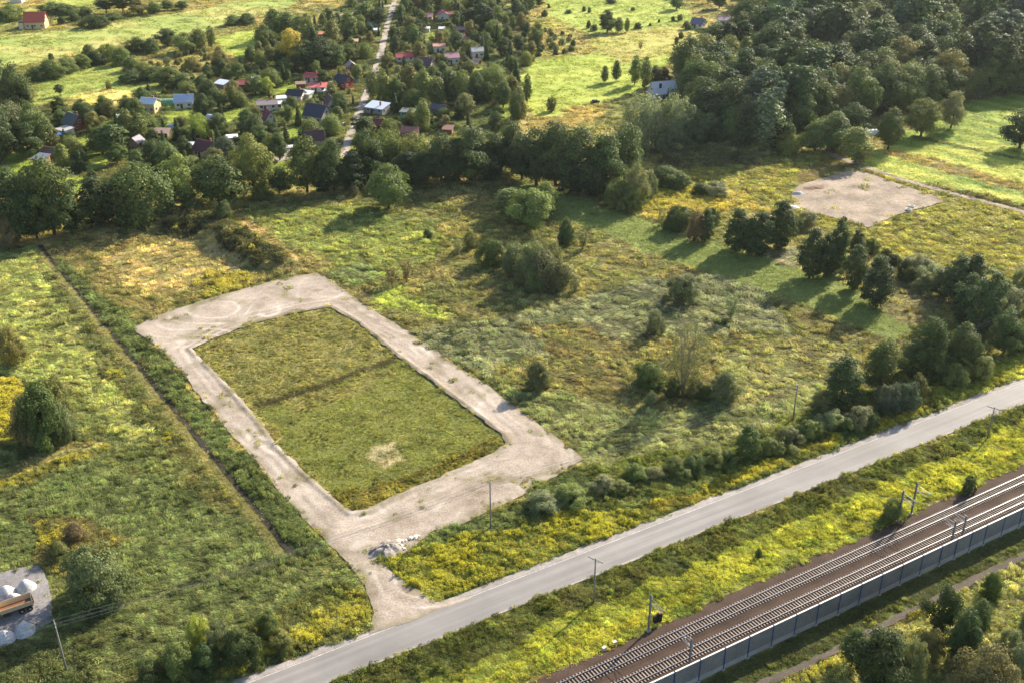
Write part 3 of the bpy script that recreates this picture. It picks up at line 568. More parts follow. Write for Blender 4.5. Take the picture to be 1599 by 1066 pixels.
def scatter_obj(name, P, idx, rot, scl, col, group, label, cat):
    me = bpy.data.meshes.new(name); me.vertices.add(len(P)); me.vertices.foreach_set('co', np.ascontiguousarray(P, np.float32).ravel())
    add_attr(me, 'idx', 'INT', 'POINT', idx.astype(np.int32)); add_attr(me, 'rot', 'FLOAT_VECTOR', 'POINT', rot.astype(np.float32)); add_attr(me, 'scl', 'FLOAT_VECTOR', 'POINT', scl.astype(np.float32))
    add_attr(me, 'col', 'FLOAT_COLOR', 'POINT', np.concatenate([col, np.ones((len(col), 1))], 1).astype(np.float32))
    o = link(name, me); md = o.modifiers.new('scatter', 'NODES'); md.node_group = group; tag(o, label, cat, kind='stuff'); return o
TRAILS = [poly(p) for p in ([(505, 428), (560, 432), (625, 414), (700, 392), (780, 384)], [(892, 462), (930, 490), (965, 517), (1000, 545)], [(560, 380), (640, 420), (720, 470), (800, 530)], [(195, 944), (300, 912), (400, 884), (452, 874)], [(1040, 560), (1100, 540), (1180, 520), (1260, 480)], [(640, 520), (720, 500), (820, 480), (900, 440)])]
FOOT = []     # (x, y, radius) kept free of plants
STUFF = {'far': ('far_field_grass', 'short pale grass of the distant fields beyond the gardens', 'grass'), 'garden': ('garden_grass', 'green lawn and weeds between the garden houses', 'grass'),
         'right': ('farmland_grass', 'lime green and olive grass around the bare square lot', 'grass'), 'middle': ('meadow_grass', 'tussocky olive meadow grass right of the gravel loop', 'grass'),
         'dry': ('dry_grass', 'straw coloured dry grass field above the gravel loop', 'grass'), 'left': ('field_grass', 'wind-blown green grass and weeds left of the ditch', 'grass'),
         'plot': ('plot_grass', 'olive grass of the two plots inside the gravel loop', 'grass'), 'verge': ('verge_weeds', 'weeds and yellow goldenrod on the north verge of the road', 'weeds'),
         'railside': ('railside_goldenrod', 'bright yellow-green goldenrod between road and railway', 'weeds'), 'south': ('bank_grass', 'dark grass below the noise barrier and meadow beyond the footpath', 'grass')}
def scatter_plants():
    PX, PY = [], []
    # jittered rows, thinning with distance
    y = 112.0
    while y < 790:
        sp = 0.50 if y < 180 else 0.50 + (y - 180) * 0.0050
        hw = (y * CP + CAM_H * SP) * 0.4745 + 12 + y * 0.02
        x = np.arange(-hw, hw, sp); PX.append(x + np.random.uniform(-.5, .5, len(x)) * sp); PY.append(y + np.random.uniform(-.5, .5, len(x)) * sp); y += sp
    X = np.concatenate(PX); Y = np.concatenate(PY); sp = np.where(Y < 180, 0.50, 0.50 + (Y - 180) * 0.0050)
    Z = classify(X, Y); dens = np.array([q['dens'] for q in ZONES])[Z]
    keep = (np.random.random(len(X)) < dens * .82) & ~is_bare(X, Y)
    if FOOT:
        for fx, fy, fr in FOOT: keep &= (np.abs(X - fx) > fr) | (np.abs(Y - fy) > fr)
    X, Y, Z, sp = X[keep], Y[keep], Z[keep], sp[keep]; N = len(X)
    col = colour(X, Y, Z) * np.random.uniform(.7, 1.3, (N, 1)) * (0.45 + 1.1 * fbm(X * .8 + Y * .5, Y * .9 - X * .3, 2.0, 2, 19))[:, None]
    col *= 1 + np.random.uniform(-.07, .07, (N, 3))
    base = colour(X, Y, Z) * np.random.uniform(.9, 1.1, (N, 1)); kind = np.zeros(N, int); H = np.zeros(N); W = np.zeros(N)
    gold = fbm(X, Y, 4.0, 3, 23)
    for k, q in enumerate(ZONES):
        m = np.where(Z == k)[0]
        if not len(m): continue
        ks = [a for a, b in q['kinds']]; w = np.array([b for a, b in q['kinds']], float); w /= w.sum()
        pk = np.random.choice(ks, len(m), p=w)
        if GO in ks and len(ks) > 1:      # goldenrod stands in patches
            g = w[ks.index(GO)]; thr = np.quantile(gold[m], 1 - min(1, g * 1.0)); rest = [a for a in ks if a != GO]
            rw = np.array([w[ks.index(a)] for a in rest]); pk = np.where(gold[m] + np.random.uniform(-.06, .06, len(m)) > thr, GO, np.random.choice(rest, len(m), p=rw / rw.sum()))
        kind[m] = pk; hh = q['h'] * np.clip(0.1 + 1.8 * fbm(X[m] + .4 * Y[m], Y[m] * 1.3, 2.6, 2, 29) ** 1.2, .2, 2) * np.random.uniform(1 - q['hv'], 1 + q['hv'], len(m))
        H[m] = hh; W[m] = q['w']
    col = np.where((kind == MA)[:, None], base, col)
    dock = (fbm(X, Y, 9, 3, 57) > .6) & (np.random.random(N) < .09) & (kind != MA) & (kind != GO)
    H = np.where(dock, H * 1.7, H); col *= np.where(dock, .55, 1.0)[:, None]
    for tp in TRAILS: dt = seg_dist(tp, X + .5 * np.sin(Y * .7), Y) < .55; H = np.where(dt, H * .3, H); col = np.where(dt[:, None], col * np.array([.85, .75, .75]), col)
    tus = (np.random.random(N) < np.where(kind == LO, .30, .34)) & ((kind == GR) | (kind == LO) | (kind == WE))
    even = np.array([q['stuff'] in ('plot', 'railside') for q in ZONES])[Z]; tus &= ~(even & (np.random.random(N) < .8))
    low = ~tus & ~even & ((kind == GR) | (kind == LO)); big = np.where(tus, np.random.uniform(1.0, 1.45, N), 1.0)
    H = np.where(tus, H * np.random.uniform(.85, 1.2, N), np.where(low, H * .45, H))
    col *= np.where(tus, 1.2, np.where(low, .74, 1.0))[:, None]  # lit tops and shaded gaps put into the colour: tussocks lighter, low tufts darker
    far = np.clip((sp - .5) / 1.5, 0, 2); H *= np.clip(.72 + (Y - 130) / 350, .72, 1)
    H *= 1 + .25 * far; wx = W * sp * np.random.uniform(1.25, 2.0, N) * np.where(kind == LO, 1.15, 1.0) * np.where(kind == MA, 1.2, 1) * big
    ang = np.random.uniform(0, 6.283, N); wind = 2.6 + (fbm(X, Y, 14, 2, 33) - .5) * 5.0
    ang = np.where(kind == LO, wind + np.random.uniform(-.5, .5, N), ang)
    P = np.column_stack([X, Y, gz(X, Y)]); rot = np.column_stack([np.random.uniform(-.12, .12, N), np.random.uniform(-.12, .12, N), ang])
    scl = np.column_stack([wx, wx * np.random.uniform(.8, 1.2, N), H]); idx = kind * NV + np.random.randint(0, NV, N)
    st = np.array([q['stuff'] for q in ZONES])[Z]
    for s in np.unique(st):
        m = st == s; nm, lb, ct = STUFF[str(s)]
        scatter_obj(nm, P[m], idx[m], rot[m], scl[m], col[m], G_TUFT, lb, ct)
    print('plants', N)

# ------------------------------------------------------------------ tree shapes
def crown_arrays(rg, H, W, z0, prof, ncl, nlf, leaf, cr, surf=.6, droop=0.0, flat=.8, lump=.25, hv=0.0):
    npr = np.random.RandomState(rg); V = []; T = []; ph = npr.uniform(0, 6.28, 4)
    tt = np.linspace(0, 1, 60); pw = np.array([max(prof(t), .02) for t in tt]); cdf = np.cumsum(pw) / pw.sum()
    for k in range(ncl):
        t = np.interp((k + npr.uniform(0, 1)) / ncl, cdf, tt); a = k * 2.39996 + npr.uniform(-.5, .5)
        R = W / 2 * prof(t) * (1 + lump * (math.sin(2 * a + ph[0] + 3 * t) * .5 + math.sin(3 * a + ph[1] - 4 * t) * .5))
        r = max(0, R - cr * .6) * (surf + (1 - surf) * math.sqrt(npr.random_sample())) * npr.uniform(.72, 1.08); c = np.array([r * math.cos(a), r * math.sin(a), (z0 * H + t * (1 - z0) * H) * (1 - hv * (.5 + .5 * math.sin(2 * a + ph[2]) * math.cos(a + ph[3])) * (r / (W / 2 + .01))) - cr * .3])
        s = cr * npr.uniform(.65, 1.3); n = int(nlf * npr.uniform(.7, 1.3)); bright = npr.uniform(.2, .8)
        d = npr.normal(size=(n, 3)); d /= np.linalg.norm(d, axis=1)[:, None]; d[:, 2] = np.where(d[:, 2] < -.3, -d[:, 2], d[:, 2])
        rad = npr.random_sample(n) ** .4; p = c + d * (s * rad)[:, None] * np.array([1, 1, flat])
        if droop: p[:, 2] -= droop * s * (npr.random_sample(n) ** 2) * (1 + np.hypot(d[:, 0], d[:, 1]))
        oc = p - np.array([0, 0, (z0 + .42 * (1 - z0)) * H]); oc /= np.linalg.norm(oc, axis=1)[:, None] + 1e-6; nn = d * .5 + oc * .55 + npr.normal(size=(n, 3)) * .42; nn /= np.linalg.norm(nn, axis=1)[:, None]
        u = np.cross(nn, npr.normal(size=(n, 3))); u /= np.linalg.norm(u, axis=1)[:, None]; w = np.cross(nn, u); sz = leaf * npr.uniform(.6, 1.4, n)[:, None]
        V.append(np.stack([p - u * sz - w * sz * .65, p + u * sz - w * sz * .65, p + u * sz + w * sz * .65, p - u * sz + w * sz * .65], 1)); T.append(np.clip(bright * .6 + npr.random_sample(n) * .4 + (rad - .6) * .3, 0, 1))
    V = np.concatenate(V); T = np.concatenate(T); V[:, :, 2] = np.maximum(V[:, :, 2], .05)
    return V.reshape(-1, 3), T
def quads_mesh(name, V, T, mat):
    n = len(V) // 4; me = bpy.data.meshes.new(name); me.vertices.add(len(V)); me.vertices.foreach_set('co', V.astype(np.float32).ravel())
    me.loops.add(len(V)); me.polygons.add(n); me.loops.foreach_set('vertex_index', np.arange(len(V), dtype=np.int32)); me.polygons.foreach_set('loop_start', np.arange(n, dtype=np.int32) * 4); me.polygons.foreach_set('loop_total', np.full(n, 4, np.int32))
    me.update(calc_edges=True); add_attr(me, 'tint', 'FLOAT', 'FACE', T); me.materials.append(mat); return me
def trunk_mb(rg, H, z0, W, r, nl, top=.75, spread=.6):
    rr = random.Random(rg); m = MB(); pts = [(0, 0, -.15)]; x = y = 0
    for k in range(1, 6): x += rr.uniform(-.02, .02) * H; y += rr.uniform(-.02, .02) * H; pts.append((x, y, H * top * k / 5))
    m.tube(pts, [r * 1.25, r, r * .85, r * .65, r * .45, r * .2], 7)
    for k in range(nl):
        t = rr.uniform(max(z0, .12) * .8, top * .8); i = min(4, int(t / top * 5)); b = Vector(pts[i]).lerp(Vector(pts[i + 1]), (t / top * 5) - i); a = k * 2.4 + rr.uniform(-.4, .4); L = W * .5 * spread * rr.uniform(.6, 1.1)
        e = b + Vector((math.cos(a) * L, math.sin(a) * L, L * rr.uniform(.5, 1.1))); md = b.lerp(e, .5) + Vector((0, 0, -L * .06))
        m.tube([b, md, e], [r * .42, r * .28, r * .08], 5)
    return m
def fan_mb(rg, H, W, r):
    rr = random.Random(rg); m = MB()
    for k in range(9):
        a = k * 2.4 + rr.uniform(-.3, .3); sp_ = W * .5 * rr.uniform(.25, .95); L = H * rr.uniform(.7, 1.0); q = [Vector((0, 0, -.2))]
        for j in range(1, 6):
            t = j / 5; q.append(Vector((math.cos(a) * sp_ * t ** 1.3 + rr.uniform(-.25, .25), math.sin(a) * sp_ * t ** 1.3 + rr.uniform(-.25, .25), L * t)))
        m.tube(q, [r * .62, r * .5, r * .4, r * .28, r * .17, r * .05], 6)
        for j in range(9):
            i = rr.randint(1, 4); b = q[i].lerp(q[i + 1] if i < 5 else q[i], rr.random()); a2 = a + rr.uniform(-1.6, 1.6); l2 = H * rr.uniform(.1, .24)
            e = b + Vector((math.cos(a2) * l2 * .55, math.sin(a2) * l2 * .55, l2)); m.tube([b, b.lerp(e, .5) + Vector((math.cos(a2) * .1, math.sin(a2) * .1, -.1)), e], [r * .2, r * .13, r * .04], 4)
    return m
el = lambda a, b: (lambda t: (max(0.0, 1 - abs((t - a) / (a if t < a else 1 - a)) ** b)) ** .5)
KINDS = {   # H, W, z0, profile, clumps, leaves, leaf, clump radius, kw, trunk radius, limbs
    'broad': (12, 10, .14, el(.45, 2.2), 40, 280, .15, 1.85, dict(surf=.74, lump=.4, hv=.22), .3, 9),
    'alder': (13, 7.5, .06, el(.28, 2.0), 46, 210, .145, 1.4, dict(surf=.72, lump=.4, hv=.12), .24, 8),
    'willow': (11, 12, .04, el(.42, 2.6), 84, 140, .15, 1.7, dict(surf=.75, droop=.9, flat=.9, lump=.4, hv=.2), .32, 9),
    'birch': (13, 6.0, .14, el(.35, 2.0), 58, 60, .18, 1.15, dict(surf=.5, droop=.7), .17, 9),
    'pine': (14, 7.5, .30, el(.5, 2.0), 40, 110, .20, 1.35, dict(surf=.6, flat=.5, lump=.4), .22, 8),
    'spruce': (12, 4.8, .03, lambda t: (1 - t) ** .85 + .03, 60, 70, .17, .85, dict(surf=.75, droop=.6, flat=.5, lump=.12), .16, 0),
    'thuja': (4, 1.3, .0, lambda t: min(1, .75 + t) * (1 - t) ** .45, 36, 36, .09, .38, dict(surf=.7, lump=.08), .05, 0),
    'bush': (4, 5, .0, el(.3, 2.4), 56, 260, .058, .8, dict(surf=.7, lump=.4, hv=.22), .08, 5),
    'osier': (4.5, 4.6, .0, el(.5, 2.4), 58, 190, .06, .66, dict(surf=.65, flat=1.2, lump=.5, hv=.35), .06, 7),
    'sparse': (5, 3.4, .1, el(.55, 2.2), 34, 34, .09, .5, dict(surf=.4, flat=1.1), .07, 9),
    'dead': (15, 11, .10, el(.6, 2.0), 76, 150, .07, 1.2, dict(surf=.45, flat=1.4), .3, 34)}
SHAPES = {}
seed = 100
for kd, (H, W, z0, pr, nc, nl, lf, cr, kw, tr_, li) in KINDS.items():
    for i in range(3 if kd in ('broad', 'alder', 'bush', 'osier', 'birch') else 2):
        seed += 1; V, T = crown_arrays(seed, H, W, z0, pr, nc, nl, lf, cr, **kw)
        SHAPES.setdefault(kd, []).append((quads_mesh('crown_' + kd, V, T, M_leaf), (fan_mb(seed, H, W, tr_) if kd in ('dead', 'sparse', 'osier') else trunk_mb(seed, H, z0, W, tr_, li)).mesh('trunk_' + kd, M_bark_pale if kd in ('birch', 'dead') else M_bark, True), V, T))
PAL = {'dark': (0.042, 0.067, 0.029), 'deep': (0.054, 0.083, 0.032), 'mid': (0.080, 0.115, 0.038), 'light': (0.125, 0.160, 0.048), 'lime': (0.240, 0.288, 0.048), 'silver': (0.168, 0.200, 0.120), 'grey': (0.109, 0.128, 0.067), 'pale': (0.168, 0.189, 0.096),
       'blue': (0.067, 0.096, 0.067), 'red': (0.150, 0.132, 0.070), '_': (0.184, 0.120, 0.064), 'yellow': (0.304, 0.264, 0.040), 'olive': (0.136, 0.136, 0.051), 'brown': (0.136, 0.104, 0.064)}
PAL = {k: tuple(soft(np.array(v), .9) * 1.28 * np.array([1.03, 1.02, .82])) for k, v in PAL.items()}
PENDING = {}   # base label -> objects, to be numbered from the left
def plant_tree(u, vt, vb, w, kd, colour_, label, group, cat='tree', name=None):
    x, y = at(u, vb); H = height_at(u, vb, vt); px = FPX / depth(x, y)
    Hc, Wc = KINDS[kd][0], KINDS[kd][1]; sz = H / Hc * 1.03; sx = w / px / Wc * 1.04
    return put_tree(x, y, sx, sz, kd, colour_, label, group, cat, name)
def put_tree(x, y, sx, sz, kd, colour_, label, group, cat='tree', name=None):
    cm, tm, _, _ = random.choice(SHAPES[kd]); shrub = kd in ('bush', 'osier', 'sparse', 'thuja')
    nm = name or {'broad': 'broadleaf_tree', 'alder': 'alder_tree', 'willow': 'willow_tree', 'birch': 'birch_tree', 'pine': 'pine_tree', 'spruce': 'spruce_tree', 'thuja': 'columnar_shrub', 'bush': 'shrub', 'osier': 'shrub', 'sparse': 'young_tree', 'dead': 'bare_tree'}[kd]
    zz = float(gz(np.array([x]), np.array([y]))[0])
    r = empty(nm, (x, y, zz), random.uniform(0, 6.28)); r.scale = (sx, sx, sz)
    c = link('crown' if not shrub else 'foliage', cm, r); link('trunk' if not shrub else 'stem', tm, r)
    p = np.array(PAL[colour_]) * random.uniform(.85, 1.18) * np.array([random.uniform(.92, 1.1), 1, random.uniform(.9, 1.1)]); c.color = (*p, 1)
    tag(r, None, cat if not (shrub and cat == 'tree') else 'shrub', group); PENDING.setdefault(label, []).append((row_col(x, y), r)); return r
def row_col(x, y): return x / depth(x, y)
ORD = 'first second third fourth fifth sixth seventh eighth ninth tenth eleventh twelfth thirteenth fourteenth fifteenth sixteenth seventeenth eighteenth nineteenth twentieth'.split()
def number_labels():
    for lb, L in PENDING.items():
        L.sort(key=lambda t: t[0])
        for k, (_, o) in enumerate(L):
            if len(L) == 1: o['label'] = lb
            elif len(L) <= 20: o['label'] = '%s from left: %s' % (ORD[k], lb)
            else: o['label'] = lb
def row(label, group, L, cat='tree'):
    for t in L: plant_tree(*t, label, group, cat)

B = 'belt of trees across the middle'
row('dark tree in the belt left of the dry field', B, [(30, 268, 372, 82, 'broad', 'deep'), (85, 252, 366, 80, 'broad', 'mid'), (112, 290, 366, 66, 'broad', 'deep'), (155, 278, 352, 62, 'alder', 'dark'), (-25, 260, 380, 80, 'broad', 'deep'), (58, 300, 374, 60, 'broad', 'dark'), (188, 285, 345, 50, 'broad', 'deep')])
row('broad pale-green tree above the dry field', B, [(225, 256, 345, 108, 'willow', 'mid'), (287, 245, 325, 64, 'broad', 'light'), (345, 248, 322, 84, 'broad', 'mid'), (396, 214, 305, 62, 'broad', 'light')])
row('low shrub under the belt above the dry field', B, [(300, 316, 337, 48, 'bush', 'mid'), (352, 322, 354, 32, 'bush', 'deep'), (268, 322, 340, 40, 'bush', 'deep'), (410, 290, 312, 34, 'bush', 'mid'), (200, 328, 348, 36, 'bush', 'deep')])
row('round pale bush at the left end of the belt', B, [(15, 342, 389, 30, 'osier', 'brown')])
row('dark tree in the belt behind the upper left meadow', B, [(437, 262, 302, 40, 'broad', 'deep'), (480, 220, 300, 62, 'broad', 'mid'), (522, 222, 298, 56, 'broad', 'deep'), (552, 238, 294, 50, 'alder', 'dark'), (575, 205, 282, 56, 'broad', 'deep'), (660, 240, 288, 60, 'broad', 'dark'),
     (690, 214, 282, 62, 'broad', 'deep'), (735, 203, 280, 80, 'broad', 'deep'), (772, 214, 276, 52, 'broad', 'dark'), (800, 196, 268, 60, 'broad', 'deep'), (640, 238, 285, 60, 'alder', 'dark'), (710, 235, 284, 50, 'alder', 'dark'), (505, 250, 300, 40, 'alder', 'dark'), (760, 240, 282, 50, 'alder', 'dark')])
row('sunlit willow-like tree at the edge of the gardens', B, [(608, 203, 268, 62, 'willow', 'light'), (652, 208, 272, 72, 'willow', 'light'), (580, 214, 262, 40, 'willow', 'light')])
row('large round tree standing alone in front of the belt', B, [(607, 260, 325, 66, 'broad', 'mid')])
row('small brownish bush beside the lone round tree', B, [(553, 288, 306, 17, 'osier', 'red')])
row('tall dark tree in the belt behind the mown strip', B, [(838, 205, 290, 70, 'broad', 'dark'), (868, 198, 292, 76, 'broad', 'deep'), (905, 204, 300, 82, 'broad', 'deep'), (943, 214, 304, 70, 'broad', 'deep'), (975, 198, 284, 62, 'broad', 'mid'), (890, 240, 302, 50, 'alder', 'dark'), (925, 245, 306, 46, 'alder', 'dark'), (815, 215, 280, 56, 'broad', 'dark')])
row('shrub at the foot of the belt by the yellow patch', B, [(935, 264, 310, 26, 'alder', 'dark'), (992, 258, 322, 42, 'osier', 'pale'), (965, 280, 324, 50, 'bush', 'mid'), (1012, 268, 312, 28, 'osier', 'grey'), (985, 285, 326, 40, 'bush', 'light'), (1040, 262, 290, 60, 'bush', 'mid'), (1118, 285, 305, 44, 'osier', 'pale'), (1095, 287, 303, 30, 'bush', 'deep'), (1060, 270, 295, 40, 'osier', 'mid')])
L_ = 'big trees at the left edge beside the gardens'
row('big dark tree at the left edge beside the gardens', L_, [(8, 96, 185, 62, 'broad', 'deep'), (36, 104, 196, 52, 'broad', 'deep'), (58, 165, 236, 50, 'broad', 'mid'), (44, 195, 246, 54, 'broad', 'deep'), (2, 168, 252, 66, 'broad', 'dark'), (-20, 130, 220, 66, 'broad', 'deep')])
row('pale willow at the left edge beside the gardens', L_, [(22, 160, 225, 66, 'willow', 'grey')])
# solitary plants of the middle meadow
Mg = 'bushes on the middle meadow'
row('leafy tree of the pair at the top of the middle meadow', Mg, [(832, 298, 357, 62, 'broad', 'light'), (852, 287, 335, 44, 'broad', 'light'), (797, 294, 338, 56, 'birch', 'light'), (815, 300, 350, 40, 'broad', 'light')])
row('round dark bush on the upper middle meadow', Mg, [(883, 342, 381, 31, 'bush', 'deep'), (768, 374, 414, 47, 'bush', 'mid')])
row('grey-green bush of the thicket in the middle meadow', Mg, [(803, 380, 425, 48, 'willow', 'grey'), (832, 378, 442, 56, 'willow', 'grey'), (848, 392, 450, 60, 'willow', 'grey'), (872, 408, 452, 46, 'osier', 'grey'), (833, 416, 456, 32, 'osier', 'mid'), (897, 430, 456, 20, 'sparse', 'grey'), (858, 375, 430, 44, 'willow', 'olive')])
row('thin sparse bush on the middle meadow', Mg, [(635, 408, 441, 20, 'sparse', 'brown'), (612, 415, 445, 18, 'sparse', 'brown'), (910, 362, 391, 19, 'sparse', 'olive'), (668, 358, 371, 14, 'bush', 'deep'), (706, 508, 526, 18, 'sparse', 'olive'), (676, 426, 436, 8, 'sparse', 'brown'), (735, 362, 386, 26, 'bush', 'olive'), (715, 372, 398, 16, 'sparse', 'pale')])
row('dark spreading bush beside the lodged grass', Mg, [(1064, 430, 471, 50, 'osier', 'grey'), (1023, 486, 520, 32, 'osier', 'grey')])
row('small round-headed young tree right of the lodged grass', Mg, [(1141, 460, 498, 28, 'sparse', 'pale')])
row('round grey-green bush right beside the gravel loop', Mg, [(838, 564, 607, 41, 'bush', 'grey')])
row('low dark-green bush left of the bare tree', Mg, [(1012, 566, 603, 52, 'bush', 'mid')])
row('tall half-bare tree with grey branches in the meadow', Mg, [(1066, 512, 616, 80, 'dead', 'olive')])
row('round grey bush right of the bare tree', Mg, [(1128, 580, 626, 46, 'bush', 'grey')])
row('small shrub at the foot of the bare tree', Mg, [(1016, 612, 632, 24, 'osier', 'pale'), (1050, 590, 618, 30, 'bush', 'deep'), (1102, 600, 624, 28, 'bush', 'deep'), (1085, 590, 615, 36, 'osier', 'olive')])
R_ = 'row of trees right of the mown strip'
row('dark tree in the row right of the mown strip', R_, [(1264, 357, 433, 46, 'alder', 'dark'), (1305, 341, 427, 36, 'alder', 'deep'), (1331, 384, 452, 42, 'alder', 'deep'), (1365, 402, 476, 56, 'alder', 'dark'), (1286, 366, 432, 36, 'alder', 'dark'), (1150, 328, 391, 46, 'alder', 'dark'), (1186, 332, 398, 46, 'alder', 'dark'), (1216, 314, 388, 46, 'alder', 'dark'), (1336, 360, 402, 28, 'alder', 'deep'), (1170, 340, 396, 36, 'alder', 'deep')])
row('mixed shrub by the row of dark trees', R_, [(1086, 330, 376, 32, 'osier', 'brown'), (1101, 326, 377, 26, 'alder', 'deep'), (1062, 322, 358, 48, 'bush', 'mid'), (1033, 328, 352, 15, 'sparse', 'pale'), (1112, 325, 352, 22, 'bush', 'mid'), (1050, 330, 360, 30, 'bush', 'deep')])
row('small bush in the chain right of the dark row', R_, [(1382, 388, 412, 24, 'bush', 'deep'), (1396, 398, 416, 22, 'bush', 'dark'), (1410, 405, 432, 26, 'bush', 'deep'), (1432, 400, 430, 48, 'osier', 'pale'), (1452, 415, 444, 44, 'osier', 'silver'), (1440, 425, 450, 34, 'osier', 'pale'), (1360, 372, 396, 24, 'bush', 'mid'), (1420, 418, 440, 26, 'bush', 'mid'), (1260, 330, 352, 40, 'osier', 'pale'), (1238, 335, 360, 26, 'bush', 'mid')])
E_ = 'trees at the right edge'
row('dark tree at the right edge above the road', E_, [(1490, 400, 472, 50, 'alder', 'deep'), (1530, 424, 522, 62, 'alder', 'deep'), (1512, 398, 470, 46, 'alder', 'dark'), (1472, 418, 462, 42, 'alder', 'deep'), (1505, 430, 505, 46, 'alder', 'dark')])
row('pale willow bush at the right edge', E_, [(1576, 450, 502, 50, 'osier', 'silver'), (1592, 418, 462, 42, 'osier', 'pale'), (1554, 462, 512, 42, 'osier', 'silver'), (1562, 435, 470, 36, 'osier', 'mid'), (1540, 490, 520, 44, 'osier', 'silver'), (1615, 470, 520, 50, 'osier', 'pale')])
row('dark roadside tree under the power line', E_, [(1312, 558, 632, 58, 'alder', 'deep'), (1372, 536, 608, 62, 'broad', 'mid'), (1446, 503, 582, 62, 'broad', 'deep'), (1496, 508, 577, 54, 'broad', 'deep'), (1566, 488, 552, 52, 'broad', 'deep'), (1420, 530, 590, 44, 'alder', 'deep'), (1600, 505, 545, 44, 'broad', 'mid')])
row('blue-green roadside bush below the power line', E_, [(1384, 600, 642, 42, 'osier', 'blue'), (1412, 597, 640, 42, 'osier', 'blue')])
V_ = 'shrubs along the road verge'
row('shrub on the north verge of the road', V_, [(1340, 634, 664, 44, 'osier', 'pale'), (1296, 642, 668, 42, 'osier', 'pale'), (1262, 655, 682, 40, 'osier', 'light'), (1232, 668, 692, 40, 'osier', 'grey'), (1462, 554, 592, 42, 'bush', 'mid'), (1530, 556, 592, 44, 'osier', 'light'), (1322, 652, 676, 28, 'bush', 'deep'), (1358, 645, 667, 28, 'bush', 'deep'), (1490, 570, 602, 40, 'osier', 'light'), (1430, 585, 622, 34, 'osier', 'olive'), (1280, 610, 640, 40, 'bush', 'olive')])
row('bush on the verge between gravel loop and power pole', V_, [(1200, 683, 708, 39, 'osier', 'light'), (1052, 713, 734, 38, 'bush', 'light'), (1082, 710, 733, 41, 'bush', 'mid'), (1112, 699, 722, 43, 'osier', 'light'), (992, 725, 746, 38, 'osier', 'light'), (890, 760, 784, 57, 'osier', 'light'), (850, 770, 790, 57, 'osier', 'pale'), (942, 744, 764, 43, 'osier', 'pale'), (1136, 703, 722, 30, 'osier', 'light'), (1020, 729, 744, 38, 'bush', 'pale'), (1236, 695, 706, 32, 'bush', 'light'), (970, 752, 766, 36, 'osier', 'light'), (1070, 729, 744, 34, 'osier', 'light')])
row('dark conical young tree on the verge', V_, [(1165, 664, 716, 42, 'alder', 'mid')])
row('bush in the goldenrod beside the railway', 'bushes beside the railway', [(1392, 778, 811, 34, 'bush', 'mid'), (1184, 856, 869, 11, 'bush', 'deep'), (1511, 742, 768, 20, 'bush', 'deep')])
S_ = 'plants beyond the noise barrier'
row('dark bushy tree beyond the noise barrier', S_, [(1368, 988, 1078, 98, 'broad', 'dark'), (1330, 984, 1038, 42, 'broad', 'deep'), (1466, 918, 988, 52, 'broad', 'dark'), (1496, 958, 1034, 62, 'broad', 'dark'), (1522, 938, 994, 38, 'broad', 'deep'), (1546, 893, 932, 34, 'bush', 'mid')])
row('pale bush between the dark trees beyond the barrier', S_, [(1422, 998, 1062, 46, 'osier', 'pale'), (1592, 1005, 1052, 52, 'osier', 'silver'), (1570, 982, 1024, 42, 'osier', 'pale'), (1450, 985, 1030, 40, 'osier', 'olive'), (1600, 955, 995, 40, 'osier', 'pale')])
row('big tan-tinged bush in the bottom right corner', S_, [(1530, 1014, 1096, 100, 'bush', 'red')])
N_ = 'bushes on the left field'
row('bush of the dense thicket at the left edge', N_, [(75, 598, 692, 76, 'bush', 'mid'), (48, 618, 690, 48, 'bush', 'red'), (103, 628, 688, 42, 'osier', 'grey'), (92, 588, 672, 52, 'osier', 'olive'), (60, 610, 680, 50, 'bush', 'deep')])
row('grey bush at the left edge above the thicket', N_, [(20, 512, 568, 46, 'osier', 'olive')])
row('big round bush right of the tipper truck', N_, [(150, 856, 938, 100, 'bush', 'grey')])
row('bright lime bush at the roadside bottom left', N_, [(312, 963, 1018, 36, 'osier', 'lime')])
row('low bush at the roadside bottom left', N_, [(346, 968, 1022, 44, 'osier', 'grey'), (378, 984, 1034, 60, 'bush', 'deep'), (280, 1008, 1054, 62, 'osier', 'mid'), (420, 955, 990, 44, 'bush', 'mid'), (325, 1005, 1048, 50, 'bush', 'deep'), (235, 1030, 1064, 50, 'osier', 'mid'), (440, 985, 1010, 44, 'bush', 'olive')])
row('low scrub above the tipper truck', N_, [(118, 815, 842, 30, 'bush', 'brown'), (95, 845, 868, 34, 'bush', 'olive')])
